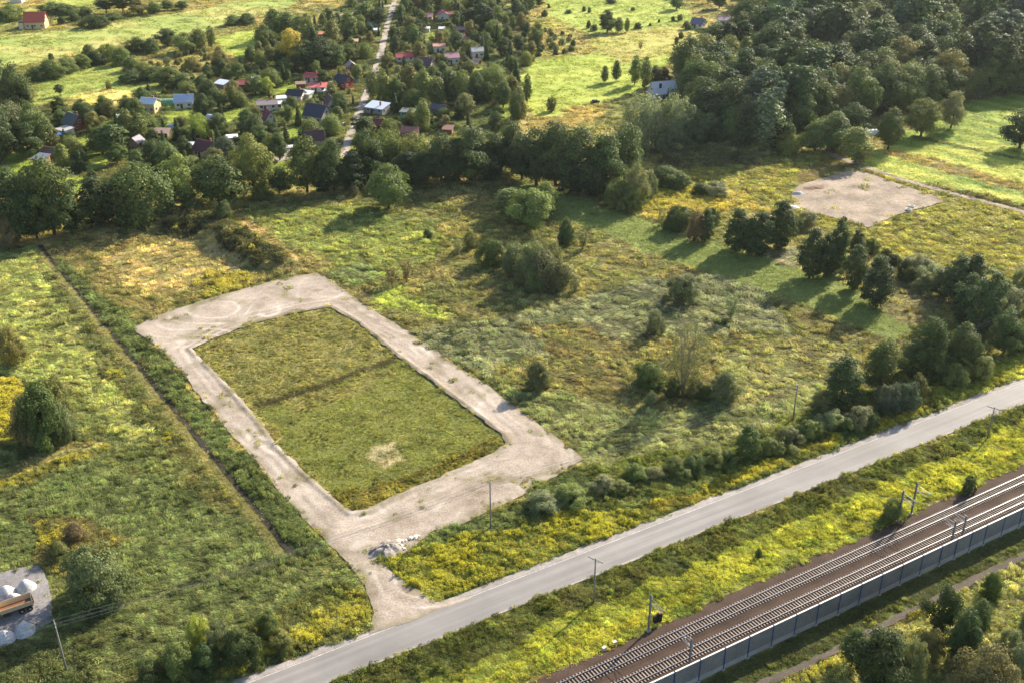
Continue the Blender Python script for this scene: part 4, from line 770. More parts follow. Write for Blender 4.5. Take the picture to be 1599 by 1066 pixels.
# right-hand farmland and wood edge
W_ = 'trees on the farmland by the wood'
row('tree on the lime green farmland by the wood', W_, [(1300, 178, 236, 62, 'broad', 'mid'), (1326, 164, 226, 54, 'broad', 'deep'), (1386, 171, 233, 44, 'broad', 'deep'), (1438, 157, 213, 54, 'broad', 'light'), (1484, 146, 201, 40, 'broad', 'pale'), (1336, 198, 254, 52, 'birch', 'light'), (1592, 174, 232, 62, 'broad', 'dark'), (1272, 190, 238, 48, 'broad', 'light'), (1230, 205, 240, 40, 'bush', 'light')])
row('silvery willow in the wood', W_, [(1005, 148, 236, 78, 'willow', 'silver'), (1050, 150, 234, 66, 'willow', 'silver'), (1190, 152, 237, 62, 'birch', 'silver'), (1466, 38, 92, 54, 'willow', 'silver'), (1100, 162, 228, 56, 'broad', 'pale'), (1510, 105, 152, 50, 'willow', 'grey')])
row('tree along the front edge of the wood', W_, [(1140, 172, 236, 46, 'broad', 'mid'), (1080, 190, 240, 44, 'broad', 'deep'), (1120, 196, 238, 40, 'broad', 'dark'), (1165, 190, 240, 40, 'alder', 'dark'), (1240, 140, 215, 56, 'broad', 'mid'), (1280, 135, 205, 56, 'broad', 'mid'), (1215, 170, 232, 46, 'broad', 'dark'), (1335, 110, 190, 60, 'broad', 'mid'), (1375, 100, 180, 54, 'broad', 'deep'), (1400, 115, 180, 54, 'broad', 'mid'), (1445, 105, 170, 56, 'broad', 'mid'), (1475, 110, 165, 50, 'broad', 'deep'), (1540, 95, 150, 50, 'broad', 'mid'), (1570, 85, 148, 56, 'broad', 'deep'), (1600, 80, 146, 56, 'broad', 'mid')])
row('tree on the lime field left of the wood', 'trees on the far lime field', [(948, 17, 51, 29, 'broad', 'deep'), (966, 27, 51, 17, 'birch', 'light'), (979, 28, 51, 11, 'birch', 'light'), (944, 102, 129, 14, 'birch', 'light'), (962, 94, 127, 17, 'birch', 'mid'), (991, 86, 133, 23, 'birch', 'light'), (1007, 88, 141, 22, 'birch', 'light'), (1022, 104, 136, 26, 'broad', 'deep'), (1036, 106, 134, 20, 'broad', 'dark'), (861, 151, 174, 17, 'osier', 'olive'), (823, 115, 162, 15, 'birch', 'mid'), (1063, 50, 60, 9, 'bush', 'deep'), (1056, 57, 68, 8, 'bush', 'deep'), (1000, 65, 77, 9, 'sparse', 'olive'), (1076, 50, 63, 9, 'sparse', 'mid')])
row('tiny bush dotting the far lime field', 'bushes on the far lime field', [(850, 16, 26, 12, 'bush', 'deep'), (857, 6, 13, 5, 'bush', 'deep'), (912, 10, 18, 7, 'bush', 'mid'), (920, 11, 20, 6, 'bush', 'mid'), (888, 15, 21, 12, 'bush', 'mid'), (919, 32, 44, 8, 'bush', 'deep'), (928, 38, 48, 12, 'bush', 'mid'), (996, 35, 45, 13, 'bush', 'deep'), (988, 11, 17, 9, 'bush', 'mid'), (1015, 36, 41, 5, 'bush', 'deep'), (1029, 30, 35, 5, 'bush', 'deep'), (1051, 25, 33, 7, 'bush', 'deep'), (1062, 22, 32, 11, 'bush', 'light'), (955, -2, 5, 20, 'bush', 'dark'), (1072, 33, 46, 14, 'bush', 'deep')], 'shrub')
# hedgerows at upper left
H_ = 'hedgerow of the upper left fields'
row('shrub in the hedgerow between the upper left fields', H_, [(60, 104, 126, 36, 'bush', 'mid'), (82, 94, 122, 42, 'bush', 'mid'), (104, 90, 113, 36, 'bush', 'light'), (130, 85, 106, 32, 'bush', 'light'), (150, 80, 101, 32, 'bush', 'deep'), (170, 69, 96, 36, 'bush', 'light'), (190, 74, 101, 32, 'bush', 'light'), (214, 59, 81, 32, 'bush', 'deep'), (236, 60, 82, 30, 'bush', 'mid'), (205, 90, 111, 26, 'bush', 'mid'), (226, 98, 121, 36, 'bush', 'light'), (244, 104, 126, 36, 'bush', 'mid'), (205, 110, 127, 44, 'bush', 'deep'), (80, 83, 94, 10, 'bush', 'deep'), (120, 97, 108, 14, 'bush', 'deep'), (140, 70, 98, 30, 'bush', 'mid'), (280, 118, 136, 30, 'bush', 'mid')], 'shrub')
row('taller tree in the hedgerow between the upper left fields', H_, [(262, 46, 72, 36, 'broad', 'deep'), (290, 52, 82, 42, 'broad', 'light'), (312, 44, 80, 30, 'birch', 'light'), (331, 40, 76, 16, 'birch', 'light'), (266, 106, 134, 50, 'broad', 'mid'), (300, 90, 112, 26, 'bush', 'olive'), (345, 80, 105, 30, 'bush', 'olive')])
row('bush of the row behind the red-roofed farmhouse', H_, [(82, 4, 19, 46, 'bush', 'mid'), (104, 8, 22, 42, 'bush', 'deep'), (150, 24, 43, 46, 'bush', 'deep'), (176, 20, 31, 30, 'bush', 'mid'), (134, 10, 27, 20, 'bush', 'light'), (20, 8, 32, 40, 'bush', 'light'), (8, 15, 32, 32, 'bush', 'deep'), (116, 18, 34, 16, 'bush', 'deep'), (97, 26, 38, 12, 'bush', 'deep')], 'shrub')
row('dark pine in the row behind the red-roofed farmhouse', H_, [(166, -4, 22, 32, 'pine', 'dark'), (192, -8, 21, 36, 'pine', 'dark'), (216, -2, 23, 30, 'broad', 'olive'), (240, 4, 21, 24, 'broad', 'mid'), (262, 0, 16, 24, 'broad', 'mid'), (284, 2, 15, 20, 'broad', 'deep'), (365, 24, 39, 30, 'bush', 'mid'), (386, 21, 37, 34, 'bush', 'mid')])
row('lone young pine on the light green upper left field', H_, [(94, 132, 150, 15, 'pine', 'deep')])
row('lone bush on the light green upper left field', H_, [(170, 127, 140, 11, 'osier', 'olive')])
# tall trees within the gardens
T_ = 'trees among the garden houses'
row('tall light tree in the grove left of the garden lane', T_, [(430, 13, 62, 40, 'birch', 'light'), (452, 18, 62, 36, 'birch', 'light'), (414, 40, 84, 32, 'broad', 'mid'), (470, 24, 68, 34, 'birch', 'light'), (482, 20, 76, 24, 'birch', 'light'), (456, 48, 100, 40, 'broad', 'yellow'), (520, 30, 78, 30, 'birch', 'olive'), (545, 18, 62, 30, 'birch', 'light'), (572, 3, 38, 40, 'birch', 'light'), (420, 48, 82, 30, 'broad', 'mid'), (440, 20, 56, 30, 'broad', 'deep')])
row('big dark tree in the grove left of the garden lane', T_, [(502, 60, 106, 50, 'broad', 'dark'), (478, 64, 110, 46, 'broad', 'dark'), (592, 13, 40, 28, 'broad', 'deep'), (545, 40, 64, 20, 'spruce', 'deep'), (490, 40, 80, 26, 'spruce', 'deep'), (525, 70, 104, 36, 'broad', 'mid'), (552, 32, 62, 18, 'spruce', 'dark')])
row('tall birch in the grove right of the garden lane', T_, [(583, 110, 156, 26, 'birch', 'light'), (600, 112, 160, 26, 'birch', 'light'), (640, 100, 150, 36, 'birch', 'olive'), (662, 108, 158, 36, 'birch', 'light'), (682, 120, 166, 36, 'birch', 'light'), (702, 108, 160, 36, 'birch', 'mid'), (722, 108, 162, 32, 'birch', 'light'), (786, 128, 168, 30, 'broad', 'mid'), (620, 125, 160, 30, 'broad', 'mid'), (745, 115, 160, 34, 'broad', 'deep')])
row('round willow at the right end of the gardens', T_, [(772, 103, 152, 50, 'willow', 'light'), (770, 30, 62, 32, 'willow', 'light'), (808, 140, 185, 30, 'willow', 'mid')])
row('bright round willow in the middle of the gardens', T_, [(312, 176, 216, 34, 'willow', 'lime')])
row('upright bright birch before the teal shed', T_, [(661, 158, 206, 28, 'birch', 'light')])
row('dark spruce among the garden houses', T_, [(627, 8, 34, 13, 'spruce', 'dark'), (716, 3, 36, 19, 'spruce', 'dark'), (752, 5, 46, 30, 'pine', 'dark'), (127, 234, 268, 20, 'spruce', 'dark'), (566, 182, 216, 36, 'pine', 'dark'), (322, 160, 178, 10, 'spruce', 'deep'), (350, 176, 194, 10, 'spruce', 'blue'), (716, 155, 185, 18, 'spruce', 'dark'), (485, 190, 212, 16, 'spruce', 'dark'), (765, 14, 50, 26, 'pine', 'dark'), (735, 15, 46, 26, 'pine', 'dark'), (235, 130, 158, 18, 'spruce', 'dark')])
row('pale rounded garden tree between the left-hand houses', T_, [(100, 224, 266, 28, 'birch', 'light'), (220, 176, 218, 34, 'birch', 'light'), (180, 195, 250, 50, 'pine', 'mid'), (160, 200, 240, 40, 'broad', 'mid'), (200, 170, 215, 30, 'birch', 'light'), (365, 133, 168, 16, 'birch', 'light'), (418, 122, 148, 20, 'broad', 'lime'), (450, 165, 192, 18, 'broad', 'mid'), (400, 180, 222, 40, 'broad', 'deep'), (528, 166, 190, 22, 'birch', 'light'), (260, 225, 262, 50, 'broad', 'mid'), (300, 245, 270, 40, 'broad', 'light'), (355, 215, 255, 40, 'broad', 'blue')])

# ------------------------------------------------------------------ railway
SL = MB().box(-1.28, 1.28, -.125, .125, 0, .2, .0, .03).mesh('sleeper', M_sleeper)
def ballast():
    prof = [(-3.1, -.05), (-2.1, .10), (-1.15, .30), (2.65, .30), (2.75, .27), (3.05, .27), (3.15, .30), (7.1, .30), (8.2, .10), (9.9, .02)]
    v = []; f = []; ss = np.arange(-30, 165, 1.0); M = len(prof)
    for s in ss:
        for k, (n, z) in enumerate(prof):
            j = (float(fbm(np.array([s * 1.0]), np.array([k * 5.3]), 2.0, 3, 15)[0]) - .5)
            v.append((*rail(s, n + j * (1.0 if k in (0, 1) else .15)), z + j * .05 * (k not in (2, 3, 6, 7))))
    for i in range(len(ss) - 1):
        for k in range(M - 1): f.append((i * M + k, (i + 1) * M + k, (i + 1) * M + k + 1, i * M + k + 1))
    me = mesh_from('ballast_bed', v, f, [M_ballast], True)
    if me.polygons[0].normal.z < 0: me.flip_normals()
    tag(link('ballast_bed', me), kind='structure')
ballast()
def track(nc, label):
    root = empty('railway_track', (*rail(0, nc), 0), RANG); tag(root, label, 'railway track', 'railway tracks')
    k = 0
    for s in np.arange(-8, 140, .6):
        o = link('sleeper', SL, root, (float(s), random.uniform(-.02, .02), .22 + random.uniform(-.01, .01))); o.rotation_euler.z = math.pi / 2 + random.uniform(-.01, .01)
    for sg in (-1, 1):
        y = sg * .7535; m = MB()
        m.box(-25, 160, y - .07, y + .07, .42, .445); m.box(-25, 160, y - .012, y + .012, .445, .545); m.box(-25, 160, y - .04, y + .04, .54, .585)
        r = m.build('rail', M_steel, root); MB().box(-25, 160, y - .034, y + .034, .586, .595).build('running_surface', M_railtop, r)
track(.75, 'farther of the two railway tracks, next to the goldenrod'); track(5.1, 'nearer of the two railway tracks, next to the noise barrier')

# ------------------------------------------------------------------ noise barrier
def barrier():
    M_pan = speckle('grey_absorber_panel', [(0.3, (0.15, 0.148, 0.145)), (0.7, (0.22, 0.216, 0.21))], 3.0, .3, .25, .8, .01)
    M_cap = paint((236, 234, 230), .5, .04); M_blue = paint((28, 62, 118), .5, .1); NB = 10.15; Hb = 4.35
    root = empty('noise_barrier', (*rail(0, NB), 0), RANG); tag(root, 'long grey noise barrier with blue posts and pale cap along the railway', 'noise barrier')
    P = [32.9, 37.9, 42.8, 47.8, 52.7, 57.7, 62.7, 67.7, 72.7, 76.7, 80.7, 84.7, 89.7, 94.7]
    P = [P[0] - 5 * k for k in range(11, 0, -1)] + P + [94.7 + 5 * k for k in range(1, 13)]
    pm = MB().box(-.11, .11, -.12, -.10, 0, Hb + .05).box(-.11, .11, .10, .12, 0, Hb + .05).box(-.012, .012, -.1, .1, 0, Hb + .05).mesh('post', M_blue)
    fm = MB().box(-.3, .3, -.3, .3, -.1, .12, .05, .05).mesh('post_footing', M_conc)
    for i, s in enumerate(P):
        p = link('post', pm, root, (s, 0, 0)); link('footing', fm, p)
        if i + 1 == len(P): break
        L = P[i + 1] - s
        MB().box(s + .02, s + L - .02, -.08, .08, .0, .98).build('plinth', M_conc, root)
        for a, b in ((s + .02, s + L / 2 - .012), (s + L / 2 + .012, s + L - .02)):
            m = MB()
            for r in range(6):
                z = 1.0 + r * (Hb - 1.02) / 6; m.box(a, b, -.06, .06, z, z + (Hb - 1.02) / 6 - .018)
            m.build('panel', M_pan, root)
        MB().box(s + .13, s + L - .13, -.11, .11, Hb - .02, Hb + .08).build('cap', M_cap, root)
barrier()

# ------------------------------------------------------------------ masts, poles, wires
WIRES = []
def mast(s, n, H, label, arm=3.2, sgn=1, lean=0.0):
    r = empty('catenary_mast', (*rail(s, n), 0), RANG - math.pi / 2 * sgn); tag(r, label, 'mast', 'catenary masts')
    MB().box(-.14, -.12, -.13, .13, 0, H).box(.12, .14, -.13, .13, 0, H).box(-.12, .12, -.01, .01, 0, H).build('post', M_galv, r)
    MB().box(-.35, .35, -.35, .35, -.1, .35, .05, .05).build('footing', M_conc, r)
    m = MB(); m.tube([(.1, 0, H - .5), (arm, 0, H - .75)], .045, 6); m.tube([(.1, 0, H - 1.7), (arm * .95, 0, H - .85)], .04, 6); m.tube([(.1, 0, H - 1.7), (arm * .8, 0, H - 1.75)], .035, 6); m.build('cantilever_arm', M_galv, r)
    m = MB(); m.tube([(arm, 0, H - .7), (arm, 0, H - .45)], [.09, .05], 8); m.tube([(.15, 0, H - .1), (.5, 0, H + .12)], [.05, .07], 8); m.tube([(.45, 0, H - 1.5), (.75, 0, H - 1.35)], [.07, .05], 8); m.build('insulator', M_white, r)
    return r
mast(18.0, -2.75, 7.6, 'grey catenary mast with dark boxes at its foot', 3.4, 1)
mast(76.6, -2.55, 7.2, 'left one of two catenary masts standing close together in the goldenrod', 3.2, 1); mast(80.6, -2.85, 7.4, 'right one of two catenary masts standing close together in the goldenrod', 3.2, 1)
mast(18.2, 7.5, 6.3, 'nearest catenary mast just behind the noise barrier', 2.6, -1); mast(78.6, 7.9, 6.2, 'left one of the pair of masts behind the noise barrier', 2.6, -1); mast(81.4, 7.9, 6.2, 'right one of the pair of masts behind the noise barrier', 2.6, -1)
for n, z in ((.75, 5.9), (.75, 6.9), (5.1, 5.2), (5.1, 6.0)):
    pts = [(*rail(s, n), z - (.55 if z in (6.9, 6.0) else .05) * (1 - ((s - 49) / 31) ** 2 if 18 < s < 80 else .3)) for s in np.linspace(-60, 240, 100)]
    o = MB().tube(pts, .014, 4).build('overhead_wire', M_black); PENDING.setdefault('thin overhead wire above the railway tracks', []).append((n + z, o)); tag(o, None, 'wire', 'overhead wires')
m = empty('switch_cabinet', (*rail(20.2, -3.3), 0), RANG); tag(m, 'pair of black switch boxes on a stand beside the catenary mast', 'cabinet')
MB().box(-.75, -.05, -.3, .3, .7, 2.0).build('box', M_black, m); MB().box(.1, .75, -.3, .3, .6, 2.2).build('box', M_black, m); MB().box(.12, .5, -.25, .25, 2.2, 2.5).build('cap', paint((150, 110, 90)), m)
mm = MB()
for a in (-.7, -.1, .15, .7): mm.tube([(a, 0, 0), (a, 0, .7)], .04, 5)
mm.build('stand', M_galv, m)
for s, n, lb in ((9.2, -2.9, 'left one of two pale concrete blocks beside the track'), (11.4, -3.1, 'right one of two pale concrete blocks beside the track')):
    o = MB().box(-.42, .42, -.3, .3, -.05, .62, .06, .05).build('concrete_block', paint((205, 196, 184), .85, .1, 4)); o.location = (*rail(s, n), 0); o.rotation_euler.z = RANG + random.uniform(-.3, .3); tag(o, lb, 'concrete block', 'concrete blocks by the railway')

def upole(px, H, label, kind, rz=0.0, lean=(0, 0)):
    x, y = at(*px); r = empty('utility_pole', (x, y, 0), rz); r.rotation_euler.x, r.rotation_euler.y = lean; tag(r, label, 'utility pole', 'utility poles')
    MB().tube([(0, 0, -.4), (0, 0, H * .5), (0, 0, H)], [.17, .14, .1], 8).build('shaft', M_wood, r, smooth=True)
    tops = []
    if kind == 'T':
        MB().box(-1.45, 1.45, -.06, .06, H - .35, H - .22).build('crossarm', M_wood, r); xs = (-1.35, -.55, .55, 1.35); z = H - .2
        MB().tube([(-.8, .07, H - .3), (0, .07, H - 1.1), (.8, .07, H - .3)], .025, 4).build('brace', M_galv, r)
    else:
        MB().box(-.5, .5, -.05, .05, H - .2, H - .1).box(-.4, .4, -.05, .05, H - 1.0, H - .9).build('crossarm', M_galv, r); xs = (-.42, .42, -.33, .33); z = H - .08
    for i, a in enumerate(xs):
        zz = z if (kind == 'T' or i < 2) else H - .88
        MB().tube([(a, 0, zz), (a, 0, zz + .12), (a, 0, zz + .22)], [.035, .07, .04], 6).build('insulator', M_white, r); tops.append((a, zz + .2))
    c, s = math.cos(rz), math.sin(rz); return [(x + a * c, y + a * s, z_) for a, z_ in tops]
prz = math.atan2(39, 66) + math.pi / 2
A1 = upole((104, 1047), 10.0, 'bare utility pole in the bottom left corner by the gravel yard', 'B', prz); A2 = upole((766, 824), 10.4, 'utility pole between gravel loop and goldenrod verge', 'B', prz); A3 = upole((1238, 655), 8.8, 'utility pole at the meadow edge before the roadside trees', 'B', prz)
x3, y3 = at(1238, 655); A4 = [(p[0] + 66, p[1] + 39, p[2] + .6) for p in A3]; A0 = [(p[0] - 66, p[1] - 37, p[2]) for p in A1]
S1 = upole((927, 940), 9.4, 'utility pole with crossarm right of the driveway, south side of the road', 'T', RANG - 1.15); S2 = upole((1541.8, 683), 7.6, 'utility pole with crossarm at the right edge of the photo', 'T', RANG - 1.15)
def wire_run(a, b, sag): return [tuple(Vector(a).lerp(Vector(b), t) - Vector((0, 0, sag * 4 * t * (1 - t)))) for t in np.linspace(0, 1, 18)]
for A, Bq in ((A0, A1), (A1, A2), (A2, A3), (A3, A4)):
    for p, q in zip(A, Bq):
        o = MB().tube(wire_run(p, q, 1.3), .02, 4).build('power_wire', paint((120, 120, 118), .5)); tag(o, None, 'wire', 'power line wires'); PENDING.setdefault('thin power line wire strung between the utility poles north of the road', []).append((p[0] + p[2], o)); 
for i in (0, 3):
    o = MB().tube(wire_run(S1[i], S2[i], 1.6), .014, 4).build('phone_wire', paint((120, 120, 118), .5)); tag(o, None, 'wire', 'phone line wires'); PENDING.setdefault('thin line strung between the crossarm poles south of the road', []).append((i, o))

# ------------------------------------------------------------------ heaps, blocks, small things on the ground
def heap(name, px, r, h, mat, label, cat, group=None, ry=1.0, rough=.18, seed=1, rz=0.0):
    x, y = at(*px); n = 28; m = 40; v = []; f = []
    for i in range(n + 1):
        t = i / n
        for k in range(m):
            a = 2 * math.pi * k / m; q = 1 + rough * 1.6 * (float(fbm(np.array([3 * math.cos(a) + seed * 9]), np.array([3 * math.sin(a)]), 1.0, 3, seed)[0]) - .5)
            px_, py_ = r * t * q * math.cos(a), r * ry * t * q * math.sin(a); z = h * max(0.0, 1 - t ** 1.9) ** 1.25
            z += rough * h * .9 * (float(fbm(np.array([px_ + seed * 5]), np.array([py_]), r * .35, 4, seed + 3)[0]) - .5) * (1 - t ** 3)
            v.append((px_, py_, z if i < n else -.05))
    for i in range(n):
        for k in range(m): f.append((i * m + k, (i + 1) * m + k, (i + 1) * m + (k + 1) % m, i * m + (k + 1) % m))
    o = link(name, mesh_from(name, v, f, [mat], True)); o.location = (x, y, 0.02); o.rotation_euler.z = rz; tag(o, label, cat, group)
    if o.data.polygons[5].normal.z < 0: o.data.flip_normals()
    return o
GH = 'white gravel heaps in the yard'
heap('gravel_heap', (41, 918), 1.76, 1.81, M_pile, 'white gravel heap nearest the far corner of the yard', 'heap', GH, 1.0, .12, 1)
heap('gravel_heap', (10, 928), 1.85, 1.81, M_pile, 'white gravel heap cut by the photo edge behind the truck', 'heap', GH, 1.0, .12, 2)
heap('gravel_heap', (22, 938), 1.67, 1.55, M_pile, 'white gravel heap directly behind the truck bed', 'heap', GH, 1.0, .12, 3)
heap('gravel_heap', (39, 985), 1.76, 1.81, M_pile, 'white gravel heap in front of the truck, right one', 'heap', GH, 1.0, .12, 4)
heap('gravel_heap', (8, 997), 1.76, 1.72, M_pile, 'white gravel heap in front of the truck, left one', 'heap', GH, 1.0, .12, 5)
heap('gravel_heap', (-18, 945), 1.76, 1.72, M_pile, 'white gravel heap left of the truck bed at the photo edge', 'heap', GH, 1.0, .12, 6)
heap('rubble_heap', (603, 857), 3.1, 1.15, M_rubble, 'low pale rubble heap at the driveway beside the goldenrod', 'heap', None, .7, 1.0, 7, .5)
def rock(px, s, label, mat, group):
    x, y = at(*px); bm = bmesh.new(); bmesh.ops.create_icosphere(bm, subdivisions=2, radius=1)
    for v in bm.verts:
        k = .75 + .5 * random.random(); v.co = Vector((v.co.x * k * 1.2, v.co.y * k, v.co.z * k * .7))
    me = bpy.data.meshes.new('boulder'); bm.to_mesh(me); bm.free(); me.materials.append(mat); o = link('boulder', me, None, (x, y, s * .35)); o.scale = (s, s, s); o.rotation_euler.z = random.uniform(0, 6); tag(o, None, 'boulder', group); PENDING.setdefault(label, []).append((row_col(x, y), o))
for px, s in (((622, 846), .55), (((628), 845), .4), ((617, 850), .4), ((634, 844), .3), ((641, 841), .5), ((648, 839), .5), ((625, 852), .45), ((653, 837), .3), ((631, 857), .35)):
    rock(px, s, 'pale boulder beside the rubble heap', paint((226, 214, 196), .9, .1, 3), 'boulders by the rubble heap')
def ring(px, label):
    x, y = at(*px); n = 24; m = MB(); v = []; f = []
    for k in range(n):
        a = 2 * math.pi * k / n
        for r, z in ((.85, 0), (.85, .6), (.66, .6), (.66, 0)): v.append((r * math.cos(a), r * math.sin(a), z))
    for k in range(n):
        for j in range(4): f.append((k * 4 + j, ((k + 1) % n) * 4 + j, ((k + 1) % n) * 4 + (j + 1) % 4, k * 4 + (j + 1) % 4))
    o = m.add(v, f).build('concrete_ring', paint((222, 218, 210), .85, .08)); o.location = (x, y, .08); tag(o, label, 'concrete ring', 'concrete rings on the bare lot')
ring((1423.5, 324), 'upper one of two white concrete rings on the bare lot'); ring((1418.5, 329), 'lower one of two white concrete rings on the bare lot')
heap('rubble_heap', (1246, 303), 2.2, .9, paint((190, 186, 182), .9, .25, 2), 'small pale rubble heap at the upper left edge of the bare lot', 'heap', None, .6, .5, 8)
heap('plastic_sheet', (1238, 324), 2.8, .5, paint((228, 228, 226), .5, .06), 'crumpled white plastic sheet at the left corner of the bare lot', 'plastic sheet', None, .55, .6, 9, -.5)
heap('soil_patch', (1270, 294), 5.0, .5, paint((112, 88, 70), .95, .2, 1), 'low brown soil spread at the upper left of the bare lot', 'heap', None, .45, .6, 10, .3)
o = MB().box(-.6, .6, -.5, .5, .15, 1.15, .03, .03).build('water_tank', M_white); x, y = at(1336, 252); o.location = (x, y, 0); tag(o, 'white water tank under the tree at the farm lane', 'tank')
MB().box(-.62, .62, -.52, .52, 0, .14).build('pallet', M_wood, o)
def tunnel(px, L, W, H, rz, mat, label, name='garden_tunnel', cat='tunnel'):
    x, y = at(*px); m = MB(); n = 10; v = []; f = []
    for e in (-1, 1):
        for k in range(n + 1): a = math.pi * k / n; v.append((e * L / 2, -W / 2 * math.cos(a), H * math.sin(a) ** .8 if 0 < k < n else 0))
    for k in range(n): f.append((k, k + 1, n + 2 + k, n + 1 + k))
    f += [tuple(range(n + 1)), tuple(range(2 * n + 1, n, -1))]
    r = empty(name, (x, y, 0), rz); tag(r, label, cat); m.add(v, f).build('cover', mat, r); q = MB()
    for e in (-1, -.33, .33, 1): q.tube([(e * L / 2 * 1.004, -W / 2 * 1.02 * math.cos(math.pi * k / n), H * 1.02 * math.sin(math.pi * k / n) ** .8) for k in range(n + 1)], .03, 4)
    q.build('hoop', M_galv, r); FOOT.append((x, y, max(L, W) * .5))
tunnel((1361, 210), 5, 3, 2, .2, paint((215, 222, 222), .4), 'white tunnel tent beside the dark farmland tree')
tunnel((265, 163), 9, 4.5, 2.4, .1, paint((96, 150, 118), .5), 'green net tunnel between the two pale houses')
tunnel((335, 187), 6.5, 3, 2, -.35, paint((205, 215, 228), .4), 'white plastic tunnel right of the bright willow')
tunnel((268, 200), 2.6, 2.2, 1.6, 0, paint((180, 200, 205), .4), 'small pale garden tunnel on the lawn above the willow')

# ------------------------------------------------------------------ tipper truck
def truck():
    x, y = at(43, 956); a_ = math.radians(32); x -= 1.25 * math.cos(a_) + 1.2 * math.sin(a_); y -= 1.25 * math.sin(a_) - 1.2 * math.cos(a_); r = empty('tipper_truck', (x, y, 0), a_); r.scale = (.92,) * 3; tag(r, 'tipper truck with rusty cream bed, cut by the left photo edge', 'truck')
    cream = paint((206, 184, 146), .6, .18, 2.5); rust = paint((120, 82, 58), .8, .25, 3); dk = paint((52, 54, 54), .7, .2, 3); red = paint((150, 60, 45), .4, .1)
    bed = MB()      # open tray: floor, flaring sides, headboard, low tailboard
    def wall(a, b, c, d, t): 
        nrm = (Vector(b) - Vector(a)).cross(Vector(d) - Vector(a)).normalized() * t; q = [Vector(p) for p in (a, b, c, d)]
        bed.add([*q, *[p + nrm for p in q]], [(0, 1, 2, 3), (7, 6, 5, 4), (0, 4, 5, 1), (1, 5, 6, 2), (2, 6, 7, 3), (3, 7, 4, 0)])
    bed.box(-2.9, 2.6, -1.1, 1.1, 1.25, 1.33)
    wall((-2.9, -1.1, 1.33), (2.6, -1.1, 1.33), (2.75, -1.32, 2.35), (-2.95, -1.32, 2.35), .07); wall((2.6, 1.1, 1.33), (-2.9, 1.1, 1.33), (-2.95, 1.32, 2.35), (2.75, 1.32, 2.35), .07)
    wall((-2.9, 1.1, 1.33), (-2.9, -1.1, 1.33), (-2.95, -1.3, 2.6), (-2.95, 1.3, 2.6), .07)
    b = bed.build('bed', cream, r)
    MB().box(-2.8, 2.5, -1.05, 1.05, 1.335, 1.36).build('bed_floor', rust, b)
    t_ = MB(); t_.add([(2.66, -1.1, 1.3), (2.66, 1.1, 1.3), (2.82, 1.3, 2.1), (2.82, -1.3, 2.1), (2.72, -1.1, 1.3), (2.72, 1.1, 1.3), (2.88, 1.3, 2.1), (2.88, -1.3, 2.1)], [(0, 1, 2, 3), (7, 6, 5, 4), (0, 4, 5, 1), (1, 5, 6, 2), (2, 6, 7, 3), (3, 7, 4, 0)]); t_.build('tailboard', rust, b)
    for xx in np.linspace(-2.4, 2.3, 6): MB().add([(xx - .05, -1.14, 1.25), (xx + .05, -1.14, 1.25), (xx + .05, -1.42, 2.38), (xx - .05, -1.42, 2.38), (xx - .05, -1.08, 1.25), (xx + .05, -1.08, 1.25), (xx + .05, -1.34, 2.38), (xx - .05, -1.34, 2.38)], [(0, 1, 2, 3), (7, 6, 5, 4), (0, 4, 5, 1), (1, 5, 6, 2), (2, 6, 7, 3), (3, 7, 4, 0)]).build('rib', cream, b)
    MB().box(-5.4, 2.4, -.5, -.35, .85, 1.2).box(-5.4, 2.4, .35, .5, .85, 1.2).box(-.2, 0, -.35, .35, .9, 1.1).box(2.2, 2.4, -1.15, 1.15, .6, .8).build('chassis', dk, r)
    MB().box(-2.6, -1.2, -1.05, -.6, .5, 1.1).build('fuel_tank', dk, r)
    cab = MB(); cab.box(-5.6, -3.5, -1.2, 1.2, .9, 2.0).build('cab', red, r)
    cb = MB(); cb.box(-5.5, -3.55, -1.15, 1.15, 2.0, 2.95, .12, .08); c2 = cb.build('cab_top', red, r); MB().box(-5.42, -3.7, -1.19, -1.13, 2.05, 2.7, .1).build('side_window', M_glass, r)
    def wheel(px_, py_, wd):
        w = MB(); n = 20; v = []; f = []; R = .52
        prof = [(.24, wd / 2), (R * .92, wd / 2), (R, wd / 2 - .06), (R, -wd / 2 + .06), (R * .92, -wd / 2), (.24, -wd / 2)]
        for k in range(n):
            a = 2 * math.pi * k / n
            for q, zz in prof: v.append((q * math.cos(a), zz, q * math.sin(a)))
        M = len(prof)
        for k in range(n):
            for j in range(M - 1): f.append((k * M + j, ((k + 1) % n) * M + j, ((k + 1) % n) * M + j + 1, k * M + j + 1))
        o = w.add(v, f).build('wheel', paint((44, 43, 42), .9, .2, 5), r, (px_, py_, .52), True)
        MB().tube([(0, -wd / 2 + .05, 0), (0, wd / 2 - .05, 0)], .25, 14).build('rim', paint((168, 160, 146), .6, .15, 4), o)
    for ax in (.55, 1.95):
        for sy in (-.95, .95): wheel(ax, sy, .55)
    for sy in (-1.0, 1.0): wheel(-4.6, sy, .34)
    for sy in (-1, 1): MB().box(-.05, 2.6, sy * .95 - .33, sy * .95 + .33, 1.12, 1.17).build('mudguard', dk, r)
truck()

